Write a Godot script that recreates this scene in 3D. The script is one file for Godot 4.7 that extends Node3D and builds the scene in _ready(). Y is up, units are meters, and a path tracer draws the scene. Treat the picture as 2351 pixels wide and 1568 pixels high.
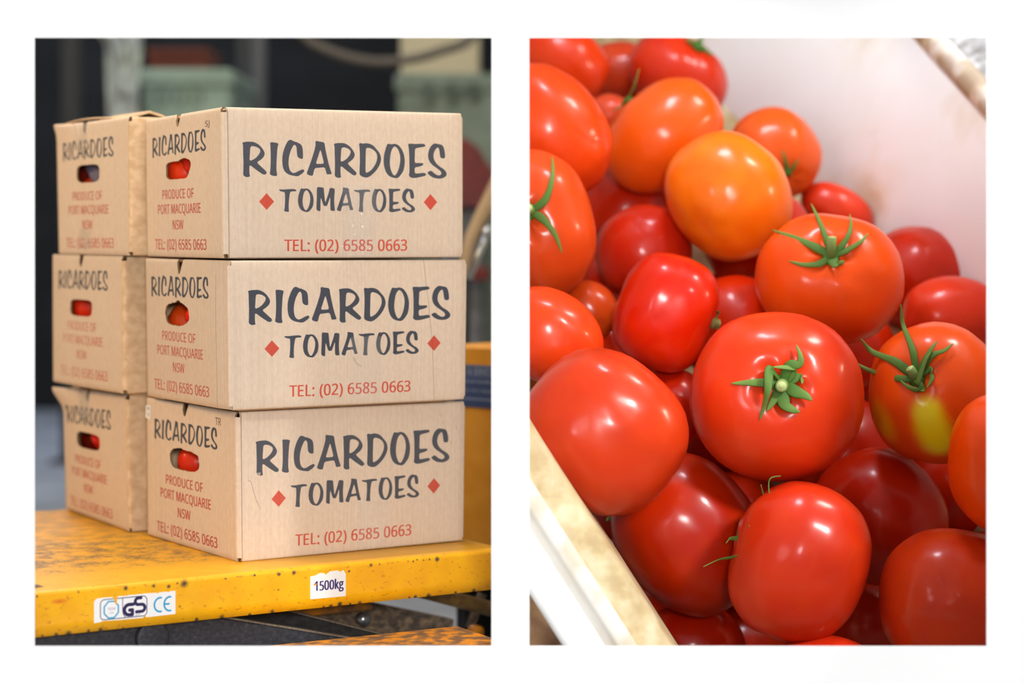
extends Node3D
# Two openings in a white wall: a stack of produce boxes on a lift table behind one, a bin of tomatoes behind the other.

const FPX := 4800.0          # focal length in pixels of the 2351 x 1568 frame
const CY := 0.76             # eye height
const WALL_Z := 2.80         # distance of the white wall's front face

var M := {}
var names := {}

# ---------------------------------------------------------------- small helpers
func at(px: float, py: float, z: float) -> Vector3:
	return Vector3((px - 1175.5) / FPX * z, CY + (555.0 - py) / FPX * z, -z)

func rgb(r: int, g: int, b: int) -> Color:
	return Color(r / 255.0, g / 255.0, b / 255.0)

func mat(color: Color, rough := 0.7, metal := 0.0) -> StandardMaterial3D:
	var m := StandardMaterial3D.new()
	m.albedo_color = color
	m.roughness = rough
	m.metallic = metal
	return m

func noise_tex(freq: float, cols: Array, offs: Array, sd := 1, size := 512, fractal := 4) -> NoiseTexture2D:
	var n := FastNoiseLite.new()
	n.seed = sd
	n.noise_type = FastNoiseLite.TYPE_SIMPLEX_SMOOTH
	n.frequency = freq
	n.fractal_octaves = fractal
	var t := NoiseTexture2D.new()
	t.width = size
	t.height = size
	t.seamless = true
	t.noise = n
	var g := Gradient.new()
	g.offsets = PackedFloat32Array(offs)
	g.colors = PackedColorArray(cols)
	t.color_ramp = g
	return t

func noisy(cols: Array, offs: Array, freq := 0.01, scale := 1.0, rough := 0.7, metal := 0.0, sd := 1) -> StandardMaterial3D:
	var m := mat(Color.WHITE, rough, metal)
	m.albedo_texture = noise_tex(freq, cols, offs, sd)
	m.uv1_triplanar = true
	m.uv1_world_triplanar = true
	m.uv1_scale = Vector3.ONE * scale
	return m

func tag(o: Node3D, label: String, category: String, group := "", kind := "") -> Node3D:
	if label: o.set_meta("label", label)
	if category: o.set_meta("category", category)
	if group: o.set_meta("group", group)
	if kind: o.set_meta("kind", kind)
	return o

func numbered(called: String) -> String:
	var k: int = names.get(called, 0)
	names[called] = k + 1
	return called if k == 0 else "%s_%03d" % [called, k]

func thing(called: String, label: String, category: String, where := Vector3.ZERO, group := "") -> Node3D:
	var o := Node3D.new()
	o.name = numbered(called)
	add_child(o)
	o.position = where
	return tag(o, label, category, group)

func put(called: String, mesh: Mesh, m: Material, parent: Node = self) -> MeshInstance3D:
	var o := MeshInstance3D.new()
	o.name = numbered(called) if parent == self else called
	o.mesh = mesh
	o.material_override = m
	parent.add_child(o, true)
	return o

func struct(called: String, mesh: Mesh, m: Material, label: String) -> MeshInstance3D:
	var o := put(called, mesh, m)
	tag(o, label, "", "", "structure")
	return o

# a shape being collected
class Shape:
	var v := PackedVector3Array()
	var uv := PackedVector2Array()
	var col := PackedColorArray()
	var tri := PackedInt32Array()
	func pt(p: Vector3, t := Vector2.ZERO, c := Color.WHITE) -> int:
		v.append(p); uv.append(t); col.append(c)
		return v.size() - 1
	# triangle whose outside faces «out»
	func t3(a: int, b: int, c: int, out: Vector3) -> void:
		var n := (v[c] - v[a]).cross(v[b] - v[a])
		if n.dot(out) < 0.0:
			tri.append_array([a, c, b])
		else:
			tri.append_array([a, b, c])
	func q4(a: int, b: int, c: int, d: int, out: Vector3) -> void:
		t3(a, b, c, out); t3(a, c, d, out)
	func quad(a: Vector3, b: Vector3, c: Vector3, d: Vector3, out: Vector3) -> void:
		q4(pt(a, Vector2(0, 1)), pt(b, Vector2(1, 1)), pt(c, Vector2(1, 0)), pt(d, Vector2(0, 0)), out)
	# (nu+1) x (nv+1) points, already added from index «i0» row by row; «out» away from «inside»
	func grid(i0: int, nu: int, nv: int, flip := false, wrap := false) -> void:
		var w := nu if wrap else nu + 1
		for j in nv:
			for i in nu:
				var a := i0 + j * w + i
				var b := i0 + j * w + (i + 1) % w
				var c := b + w
				var d := a + w
				if flip: tri.append_array([a, b, c, a, c, d])
				else: tri.append_array([a, c, b, a, d, c])
	func done(smooth := true) -> ArrayMesh:
		var st := SurfaceTool.new()
		st.begin(Mesh.PRIMITIVE_TRIANGLES)
		if not smooth: st.set_smooth_group(-1)
		for i in v.size():
			st.set_color(col[i]); st.set_uv(uv[i]); st.add_vertex(v[i])
		for i in tri: st.add_index(i)
		if not smooth: st.deindex()
		st.generate_normals()
		return st.commit()

# box with chamfered edges, one flat-shaded mesh; added to s
func bx(s: Shape, c: Vector3, size: Vector3, b := 0.004, basis := Basis.IDENTITY) -> Shape:
	var h := size * 0.5
	b = minf(b, minf(h.x, minf(h.y, h.z)) * 0.6)
	var id := {}
	for sx in [-1, 1]:
		for sy in [-1, 1]:
			for sz in [-1, 1]:
				for ax in 3:
					var p := Vector3(sx * (h.x - b), sy * (h.y - b), sz * (h.z - b))
					p[ax] = [sx * h.x, sy * h.y, sz * h.z][ax]
					id[[sx, sy, sz, ax]] = s.pt(c + basis * p, Vector2(p.x + p.z, p.y))
	var sg := [-1, 1]
	for ax in 3:
		var b1 := (ax + 1) % 3
		var b2 := (ax + 2) % 3
		for k in sg:
			var ks := []
			for q in [[-1, -1], [1, -1], [1, 1], [-1, 1]]:
				var key := [0, 0, 0, ax]
				key[ax] = k; key[b1] = q[0]; key[b2] = q[1]
				ks.append(id[key])
			var out := Vector3.ZERO
			out[ax] = k
			s.q4(ks[0], ks[1], ks[2], ks[3], basis * out)
		# edges along ax
		for q in [[-1, -1], [1, -1], [1, 1], [-1, 1]]:
			var e := []
			for w in [[-1, b1], [1, b1], [1, b2], [-1, b2]]:
				var key := [0, 0, 0, w[1]]
				key[ax] = w[0]; key[b1] = q[0]; key[b2] = q[1]
				e.append(id[key])
			var out := Vector3.ZERO
			out[b1] = q[0]; out[b2] = q[1]
			s.q4(e[0], e[1], e[2], e[3], basis * out)
	for sx in sg:
		for sy in sg:
			for sz in sg:
				s.t3(id[[sx, sy, sz, 0]], id[[sx, sy, sz, 1]], id[[sx, sy, sz, 2]], basis * Vector3(sx, sy, sz))
	return s

func box(c: Vector3, size: Vector3, b := 0.004, basis := Basis.IDENTITY) -> ArrayMesh:
	return bx(Shape.new(), c, size, b, basis).done(false)

# tube with an elliptic section along a path; radii per point (x across «side», y across the other way)
func sweep(s: Shape, path: Array, ra: Array, rb: Array, side: Vector3, n := 10, c0 := Color.WHITE, c1 := Color.WHITE, caps := true) -> Shape:
	var i0 := s.v.size()
	var m := path.size()
	for j in m:
		var p: Vector3 = path[j]
		var a: Vector3 = path[maxi(j - 1, 0)]
		var b: Vector3 = path[mini(j + 1, m - 1)]
		var d := (b - a).normalized()
		var e := (side - d * side.dot(d)).normalized()
		var f := d.cross(e)
		for i in n:
			var t := TAU * i / n
			s.pt(p + e * cos(t) * ra[j] + f * sin(t) * rb[j], Vector2(float(i) / n, float(j) / (m - 1)), c0.lerp(c1, float(j) / (m - 1)))
	s.grid(i0, n, m - 1, false, true)
	if caps:
		for k in [0, m - 1]:
			var d: Vector3 = (path[0] - path[1]) if k == 0 else (path[m - 1] - path[m - 2])
			var cc := s.pt(path[k], Vector2.ZERO, c0 if k == 0 else c1)
			var r := []
			for i in n: r.append(s.pt(s.v[i0 + k * n + i], Vector2.ZERO, c0 if k == 0 else c1))
			for i in n: s.t3(cc, r[i], r[(i + 1) % n], d)
	return s

func smooth_path(pts: Array, per := 6) -> Array:
	var out := []
	for i in pts.size() - 1:
		var a: Vector3 = pts[maxi(i - 1, 0)]
		var b: Vector3 = pts[i]
		var c: Vector3 = pts[i + 1]
		var d: Vector3 = pts[mini(i + 2, pts.size() - 1)]
		for k in per: out.append(b.cubic_interpolate(c, a, d, float(k) / per))
	out.append(pts[-1])
	return out

func fill_list(n: int, f: Callable) -> Array:
	var a := []
	for i in n: a.append(f.call(float(i) / maxf(n - 1, 1)))
	return a

func rod(a: Vector3, b: Vector3, r: float, n := 14) -> ArrayMesh:
	var side := Vector3.UP if absf((b - a).normalized().y) < 0.9 else Vector3.RIGHT
	return sweep(Shape.new(), [a, b], [r, r], [r, r], side, n).done()

# flat outline given thickness: points in the plane o + x*ex + y*ey, thickness along -out
func plate(outline: PackedVector2Array, o: Vector3, ex: Vector3, ey: Vector3, out: Vector3, thick: float, uvr := Rect2(0, 0, 1, 1)) -> ArrayMesh:
	var s := Shape.new()
	var ids := Geometry2D.triangulate_polygon(outline)
	var f := []
	var b := []
	for p in outline:
		var q := o + ex * p.x + ey * p.y
		var t := Vector2((p.x - uvr.position.x) / uvr.size.x, (p.y - uvr.position.y) / uvr.size.y)
		f.append(s.pt(q, t)); b.append(s.pt(q - out * thick, t))
	for i in range(0, ids.size(), 3):
		s.t3(f[ids[i]], f[ids[i + 1]], f[ids[i + 2]], out)
		s.t3(b[ids[i]], b[ids[i + 1]], b[ids[i + 2]], -out)
	var mid := Vector2.ZERO
	for p in outline: mid += p / outline.size()
	for i in outline.size():
		var j := (i + 1) % outline.size()
		var d := outline[j] - outline[i]
		var nn := ex * d.y - ey * d.x
		if Geometry2D.is_polygon_clockwise(outline): nn = -nn
		s.q4(f[i], f[j], b[j], b[i], nn)
	return s.done(false)

# ---------------------------------------------------------------- printing
class Canvas:
	var w: int
	var h: int
	var d: PackedByteArray
	func _init(ww: int, hh: int):
		w = ww; h = hh
		d.resize(w * h)
	# even-odd fill of outlines, antialiased, added to what is there
	func fill(contours: Array, most := 255) -> void:
		var y0 := 1e9
		var y1 := -1e9
		var x0 := 1e9
		var x1 := -1e9
		for c in contours:
			for p in c:
				y0 = minf(y0, p.y); y1 = maxf(y1, p.y); x0 = minf(x0, p.x); x1 = maxf(x1, p.x)
		var xa := clampi(int(x0) - 1, 0, w - 1)
		var xb := clampi(int(x1) + 1, 0, w - 1)
		var acc := PackedFloat32Array()
		acc.resize(xb - xa + 2)
		for y in range(clampi(int(y0), 0, h - 1), clampi(int(y1) + 1, 0, h - 1) + 1):
			acc.fill(0.0)
			var any := false
			for k in 4:
				var sy := y + 0.125 + 0.25 * k
				var xs := []
				for c in contours:
					var n: int = c.size()
					for i in n:
						var a: Vector2 = c[i]
						var b: Vector2 = c[(i + 1) % n]
						if (a.y <= sy) != (b.y <= sy):
							xs.append(a.x + (b.x - a.x) * (sy - a.y) / (b.y - a.y))
				xs.sort()
				for i in range(0, xs.size() - 1, 2):
					any = true
					var l := clampf(xs[i] - xa, 0, xb - xa + 0.999)
					var r := clampf(xs[i + 1] - xa, 0, xb - xa + 0.999)
					var il := int(l)
					var ir := int(r)
					if il == ir:
						acc[il] += (r - l) * 0.25
					else:
						acc[il] += (il + 1 - l) * 0.25
						for x in range(il + 1, ir): acc[x] += 0.25
						acc[ir] += (r - ir) * 0.25
			if any:
				for x in range(xb - xa + 1):
					if acc[x] > 0.0:
						var i := y * w + xa + x
						d[i] = mini(255, d[i] + int(acc[x] * most + 0.5))
	# line of one width with round ends
	func stroke(pts: Array, width: float, most := 255) -> void:
		for i in pts.size() - 1:
			var a: Vector2 = pts[i]
			var b: Vector2 = pts[i + 1]
			var r := width * 0.5
			var ab := b - a
			var l2 := maxf(ab.length_squared(), 1e-6)
			for y in range(clampi(int(minf(a.y, b.y) - r - 1), 0, h - 1), clampi(int(maxf(a.y, b.y) + r + 2), 0, h - 1) + 1):
				for x in range(clampi(int(minf(a.x, b.x) - r - 1), 0, w - 1), clampi(int(maxf(a.x, b.x) + r + 2), 0, w - 1) + 1):
					var p := Vector2(x + 0.5, y + 0.5) - a
					var dist := (p - ab * clampf(p.dot(ab) / l2, 0, 1)).length()
					var cov := clampf(r - dist + 0.5, 0, 1)
					if cov > 0.0:
						var k := y * w + x
						d[k] = maxi(d[k], int(cov * most))

var fonts := {}
# text stretched into the rectangle (x0, y0)-(x1, y1); shear tilts its right end down by that many pixels
func print_text(c: Canvas, text: String, x0: float, y0: float, x1: float, y1: float, shear := 0.0, font := "Droid Sans", weight := 400) -> void:
	var key := font + str(weight)
	if not fonts.has(key):
		var f := SystemFont.new()
		f.font_names = PackedStringArray([font])
		f.font_weight = weight
		fonts[key] = f
	var t := TextMesh.new()
	t.font = fonts[key]
	t.text = text
	t.font_size = 64
	t.pixel_size = 0.02
	t.depth = 0.0
	t.curve_step = 0.8
	var arr := t.get_mesh_arrays()
	var v: PackedVector3Array = arr[Mesh.ARRAY_VERTEX]
	var ix: PackedInt32Array = arr[Mesh.ARRAY_INDEX] if arr[Mesh.ARRAY_INDEX] != null else PackedInt32Array(range(v.size()))
	if v.is_empty(): return
	var lo := Vector2(1e9, 1e9)
	var hi := -lo
	for p in v:
		lo = Vector2(minf(lo.x, p.x), minf(lo.y, p.y))
		hi = Vector2(maxf(hi.x, p.x), maxf(hi.y, p.y))
	var q := PackedVector2Array()
	for p in v:
		var u := (p.x - lo.x) / (hi.x - lo.x)
		q.append(Vector2(x0 + (x1 - x0) * u, y1 - (y1 - y0) * (p.y - lo.y) / (hi.y - lo.y) + shear * u))
	for i in range(0, ix.size(), 3):
		c.fill([PackedVector2Array([q[ix[i]], q[ix[i + 1]], q[ix[i + 2]]])])

# brush lettering: outlines of each letter in hundredths of its own box
const GLYPH := {
	"R": [[0,4,4,2,20,0,45,0,63,6,76,14,85,23,90,31,88,39,81,46,70,52,57,58,77,71,100,86,87,94,55,79,28,64,27,81,28,93,30,98,15,100,2,95,3,80,4,55,3,30,3,9], [32,16,38,12,52,13,65,17,73,23,70,32,59,42,45,50,28,54,30,35]],
	"I": [[9,0,52,0,91,2,100,5,89,15,81,40,75,66,75,85,84,98,60,100,21,98,0,94,8,82,13,59,14,32,12,12]],
	"C": [[38,0,47,2,56,5,66,6,86,12,93,20,95,33,95,49,91,52,80,51,69,46,67,33,66,19,58,13,50,17,39,30,31,46,28,63,30,75,35,85,47,91,59,90,77,84,94,80,100,83,99,87,86,94,69,100,47,98,28,95,12,88,4,79,0,63,1,46,6,31,17,14,28,3]],
	"A": [[37,2,42,0,54,2,66,3,73,6,75,20,81,43,89,69,96,86,100,93,96,95,80,96,77,87,72,75,50,77,33,78,28,91,25,100,15,100,0,95,8,80,22,52,33,27,38,11], [56,25,60,34,65,49,70,65,54,66,37,66,44,51,50,37]],
	"D": [[0,2,8,0,19,2,33,0,52,2,68,8,81,18,93,27,100,39,100,50,93,63,81,76,65,87,46,97,32,100,17,98,10,96,0,91,1,77,3,51,3,25,2,12], [32,15,42,13,58,16,73,23,81,31,83,40,80,52,71,64,56,77,40,84,29,86,28,75,29,51,30,29]],
	"O": [[20,0,30,1,40,2,48,0,61,1,74,5,87,16,95,28,100,44,99,61,94,77,83,88,69,98,56,100,37,97,24,93,11,83,3,68,0,52,2,36,7,22,14,9], [54,7,63,11,72,20,78,33,79,47,74,66,66,81,56,91,48,92,40,86,32,73,29,57,31,39,36,22,44,12]],
	"E": [[0,2,7,0,39,1,69,0,89,0,97,5,92,8,74,10,52,12,38,15,37,31,35,56,55,56,80,56,84,59,79,63,58,67,35,69,35,87,61,86,90,84,100,89,94,93,71,96,46,99,29,100,14,99,2,93,6,84,6,61,6,35,4,15]],
	"S": [[38,0,56,2,75,4,85,11,90,24,92,39,85,43,72,42,66,38,63,22,58,11,47,14,36,24,32,35,34,45,46,57,62,65,83,72,96,80,100,87,93,94,76,99,56,100,35,98,17,93,0,84,10,79,23,78,33,84,47,89,58,91,69,89,73,84,67,78,51,71,30,63,14,54,6,43,5,32,10,19,20,8]],
	"T": [[0,4,3,2,26,3,48,1,75,0,93,1,100,7,96,10,77,10,64,12,59,29,55,56,54,80,56,98,52,100,27,97,31,87,34,56,34,28,33,15,23,12,10,11]],
	"M": [[3,1,14,0,38,2,40,7,43,32,48,66,56,47,67,23,72,4,84,3,99,6,99,18,96,49,97,74,100,96,96,98,76,97,75,74,75,38,67,57,58,76,52,78,39,77,33,63,24,41,22,66,22,97,19,100,0,95,1,72,3,39]],
}

func glyph(c: Canvas, ch: String, r: Rect2) -> void:
	var cs := []
	for flat in GLYPH[ch]:
		var p := PackedVector2Array()
		for i in range(0, flat.size(), 2):
			p.append(r.position + Vector2(flat[i], flat[i + 1]) * 0.01 * r.size)
		var n := p.size()
		var sm := PackedVector2Array()   # round the outline once
		for i in n:
			var a := p[i]
			var b := p[(i + 1) % n]
			sm.append(a.lerp(b, 0.22)); sm.append(a.lerp(b, 0.78))
		cs.append(sm)
	c.fill(cs)

const BRAND := [["R", 30.1, 44.0, 69.3, 96.6], ["I", 72.8, 44.3, 87.4, 94.5], ["C", 93.1, 39.8, 128.5, 94.5], ["A", 131.8, 40.8, 173.5, 93.1], ["R", 177.4, 43.3, 215.8, 96.1], ["D", 219.3, 42.7, 256.1, 95.1], ["O", 260.3, 42.8, 296.8, 95.4], ["E", 302.7, 42.0, 334.1, 94.7], ["S", 335.4, 40.7, 370.2, 95.2]]
const GOODS := [["T", 87.4, 113.3, 115.7, 147.5], ["O", 117.7, 112.2, 143.3, 147.7], ["M", 147.7, 110.0, 178.2, 146.4], ["A", 181.0, 110.0, 208.9, 145.9], ["T", 209.8, 112.9, 237.8, 147.2], ["O", 239.9, 111.8, 264.7, 147.5], ["E", 268.4, 111.3, 289.7, 147.0], ["S", 290.5, 110.6, 314.4, 147.3]]

# ---------------------------------------------------------------- cardboard boxes
const BL := 0.4              # length
const BH := 0.2226           # height
const LW := 1100             # print of the long side, pixels
const LH := 612
const EW := 814              # print of the end
const EH := 534
var fibre: PackedByteArray
var mottle: PackedByteArray
var streak: PackedByteArray
var long_dark: Canvas
var long_red: Canvas
var end_dark: Canvas
var end_red: Canvas

func noise_bytes(freq: float, sd: int, stretch := Vector2.ONE, oct := 4) -> PackedByteArray:
	var n := FastNoiseLite.new()
	n.seed = sd
	n.frequency = freq
	n.noise_type = FastNoiseLite.TYPE_SIMPLEX
	n.fractal_octaves = oct
	var im := n.get_image(int(1200 / stretch.x), int(700 / stretch.y))
	im.convert(Image.FORMAT_L8)
	if stretch != Vector2.ONE: im.resize(1200, 700, Image.INTERPOLATE_BILINEAR)
	return im.get_data()

func bold_text(c: Canvas, text: String, x0: float, y0: float, x1: float, y1: float, by: float) -> void:
	for d in [-by, 0.0, by]: print_text(c, text, x0 + d, y0, x1 + d, y1)

func prepare_prints() -> void:
	fibre = noise_bytes(0.35, 3, Vector2.ONE, 2)
	mottle = noise_bytes(0.02, 7, Vector2(0.5, 1.0))
	streak = noise_bytes(0.09, 11, Vector2.ONE, 3)
	var k := LW / 400.0
	long_dark = Canvas.new(LW, LH)
	long_red = Canvas.new(LW, LH)
	for row in [BRAND, GOODS]:
		for g in row: glyph(long_dark, g[0], Rect2(g[1] * k, g[2] * k, (g[3] - g[1]) * k, (g[4] - g[2]) * k))
	for d in [[67.6, 132.2], [341.1, 131.2]]:
		var o := Vector2(d[0], d[1]) * k
		long_red.fill([PackedVector2Array([o + Vector2(-11.9, 0.2) * k, o + Vector2(0, -12.3) * k, o + Vector2(11.8, 0) * k, o + Vector2(0, 12.4) * k])])
	bold_text(long_red, "TEL: (02) 6585 0663", 96 * k, 188.6 * k, 300.3 * k, 209.6 * k, 0.9)
	k = EW / 339.0
	end_dark = Canvas.new(EW, EH)
	end_red = Canvas.new(EW, EH)
	for g in BRAND:   # the same lettering, condensed
		var xa: float = 34 + (g[1] - 30.1) * 0.7
		var xb: float = 34 + (g[3] - 30.1) * 0.7
		var dy: float = -1.5 * (xa - 34) / 238.0
		glyph(end_dark, g[0], Rect2(xa * k, (29.6 + (g[2] - 41.0) * 0.62 + dy) * k, (xb - xa) * k, (g[4] - g[2]) * 0.62 * k))
	bold_text(end_red, "PRODUCE OF", 81 * k, 116.6 * k, 219.5 * k, 131.4 * k, 1.1)
	bold_text(end_red, "PORT MACQUARIE", 58.6 * k, 139.6 * k, 247.3 * k, 158.2 * k, 1.1)
	bold_text(end_red, "NSW", 125.6 * k, 164.6 * k, 172.8 * k, 179.2 * k, 1.1)
	bold_text(end_red, "TEL: (02) 6585 0663", 41.5 * k, 194.4 * k, 267.5 * k, 214.0 * k, 1.1)

# opts: shift (print moved, mm), red / dark ink strength, off (noise offset), extra: Canvas of dark marks, wear: Canvas of pale marks
func face_tex(w: int, h: int, dark: Canvas, red: Canvas, opts: Dictionary) -> ImageTexture:
	var out := PackedByteArray()
	out.resize(w * h * 3)
	var off: int = opts.get("off", 0)
	var sx: int = opts.get("sx", 0)
	var sy: int = opts.get("sy", 0)
	var rs: float = opts.get("red", 0.9) / 255.0
	var ds: float = opts.get("dark", 0.93) / 255.0
	var rfade: float = opts.get("fade", 0.0)     # red ink thins towards the left
	var ex: Canvas = opts.get("extra")
	var wr: Canvas = opts.get("wear")
	var tone: float = opts.get("tone", 1.0)
	var rr := 196.0 if w == LW else 168.0
	var rg := 62.0 if w == LW else 52.0
	var nsz := fibre.size()
	for y in h:
		var yy := y - sy
		var okrow := yy >= 0 and yy < h
		var nrow := y * 1200 + off
		for x in w:
			var i := y * w + x
			var ni := (nrow + x) % nsz
			var f := (fibre[ni] - 128.0) * 0.00065
			var m := (mottle[ni] - 128.0) * 0.00016 + (streak[x] - 128.0) * 0.00016
			var b := tone * (1.0 + f + m)
			var r := 212.0 * b
			var g := 191.0 * (b + m * 0.3)
			var bl := 170.0 * (b + m * 0.5)
			var xx := x - sx
			if okrow and xx >= 0 and xx < w:
				var j := yy * w + xx
				var a := dark.d[j] * ds
				if a > 0.0:
					a *= 1.0 - clampf(f * 4.0 + m * 1.2 - 0.04, 0.0, 0.6)
					r += (60.0 - r) * a; g += (65.0 - g) * a; bl += (76.0 - bl) * a
				a = red.d[j] * rs
				if a > 0.0:
					a *= 1.0 - clampf(f * 4.0 + m * 1.5, 0.0, 0.6)
					if rfade > 0.0: a *= 1.0 - rfade * clampf(1.15 - float(x) / w * 1.3, 0.0, 1.0)
					r += (rr - r) * a; g += (rg - g) * a; bl += (46.0 - bl) * a
			if wr and wr.d[i] > 0:
				var a2 := wr.d[i] / 255.0
				r += (224.0 - r) * a2; g += (203.0 - g) * a2; bl += (178.0 - bl) * a2
			if ex and ex.d[i] > 0:
				var a3 := ex.d[i] / 255.0
				r += (88.0 - r) * a3; g += (66.0 - g) * a3; bl += (46.0 - bl) * a3
			out[i * 3] = clampi(int(r), 0, 255)
			out[i * 3 + 1] = clampi(int(g), 0, 255)
			out[i * 3 + 2] = clampi(int(bl), 0, 255)
	return ImageTexture.create_from_image(Image.create_from_data(w, h, false, Image.FORMAT_RGB8, out))

func card(tex: Texture2D) -> StandardMaterial3D:
	var m := mat(Color.WHITE, 0.78)
	m.metallic_specular = 0.3
	m.albedo_texture = tex
	m.texture_repeat = false
	return m

# where a point of the square-cornered box lies once the box has sagged and been knocked about; p in box axes, origin under its centre
func sag(b: Dictionary, p: Vector3) -> Vector3:
	var u := clampf(p.x / BL + 0.5, -0.02, 1.02)
	var v := clampf(0.5 - p.z / b.w, -0.02, 1.02)
	var h := clampf(p.y / BH, 0.0, 1.0)
	var o := Vector2.ZERO
	var k: Array = b.warp    # near top, near bottom, right top, right bottom, left top, left bottom (mm)
	var near: Vector2 = k[1].lerp(k[0], h)
	var right: Vector2 = k[3].lerp(k[2], h)
	var left: Vector2 = k[5].lerp(k[4], h)
	o = near * (1 - u) * (1 - v) + right * u * (1 - v) + left * (1 - u) * v + (right + left) * 0.5 * u * v
	var d := Vector3(o.x, o.y, 0) * 0.001
	var knock: Vector2 = b.get("knock", Vector2.ZERO)   # bent-out top corner at the far end of the end panel
	if knock != Vector2.ZERO:
		var c := smoothstep(b.knock_from, 1.0, h) * smoothstep(0.72, 1.0, v) * (1 - u)
		d += Vector3(knock.x, knock.y, 0) * c * 0.001
	d = b.turn.inverse() * d
	# panels bow out a little between their edges
	var amp: float = b.get("bow", 0.0025)
	d.z += amp * sin(PI * u) * sin(PI * h) * (1 - v)
	d.x -= amp * 0.8 * sin(PI * v) * sin(PI * h) * (1 - u)
	return p + d

func side_panel(b: Dictionary, s: Shape) -> void:
	var w2: float = b.w * 0.5
	var r: float = b.get("round", 0.007)
	var xs := []     # plan of the outer face: x, z, and the share of the upright that is cut back at top and bottom
	var r2 := 0.004
	for i in 7:
		var t := PI * 0.5 * i / 6.0
		xs.append([-BL * 0.5 + r - r * cos(t), w2 - r + r * sin(t), 1.0 if i < 6 else 0.0])
	var crease: float = b.get("crease", 0.0)
	if crease > 0.0:
		xs.append([-BL * 0.5 + crease * 0.5, w2 - 0.0012, 0.0])
		xs.append([-BL * 0.5 + crease - 0.001, w2 - 0.0006, 0.0])
		xs.append([-BL * 0.5 + crease + 0.001, w2 + 0.0003, 0.0])
	var x0: float = xs[-1][0]
	for i in range(1, 25):
		xs.append([lerpf(x0, BL * 0.5 - r2, i / 24.0), w2, 0.0])
	for i in range(1, 5):
		var t := PI * 0.5 * i / 4.0
		xs.append([BL * 0.5 - r2 + r2 * sin(t), w2 - r2 + r2 * cos(t), 1.0])
	var n := xs.size()
	var ys := [0.0, 0.0008, 0.002, 0.0045]
	for i in range(1, 15): ys.append(lerpf(0.0045, BH - 0.0045, i / 15.0))
	ys.append_array([BH - 0.0045, BH - 0.002, BH - 0.0008, BH])
	var i0 := s.v.size()
	for y in ys:
		var e: float = minf(y, BH - y)
		var inset := 0.0 if e >= 0.0045 else 0.0035 * (1.0 - sqrt(1.0 - pow(1.0 - e / 0.0045, 2)))
		for q in xs:
			var yy: float = y
			if q[2] > 0.0: yy = lerpf(0.006, BH - 0.0075, y / BH)
			var p := Vector3(q[0], yy, q[1] - inset * (1.0 - q[2]))
			s.pt(sag(b, p), Vector2(q[0] / BL + 0.5, 1.0 - y / BH))
	s.grid(i0, n - 1, ys.size() - 1, false)

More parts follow.
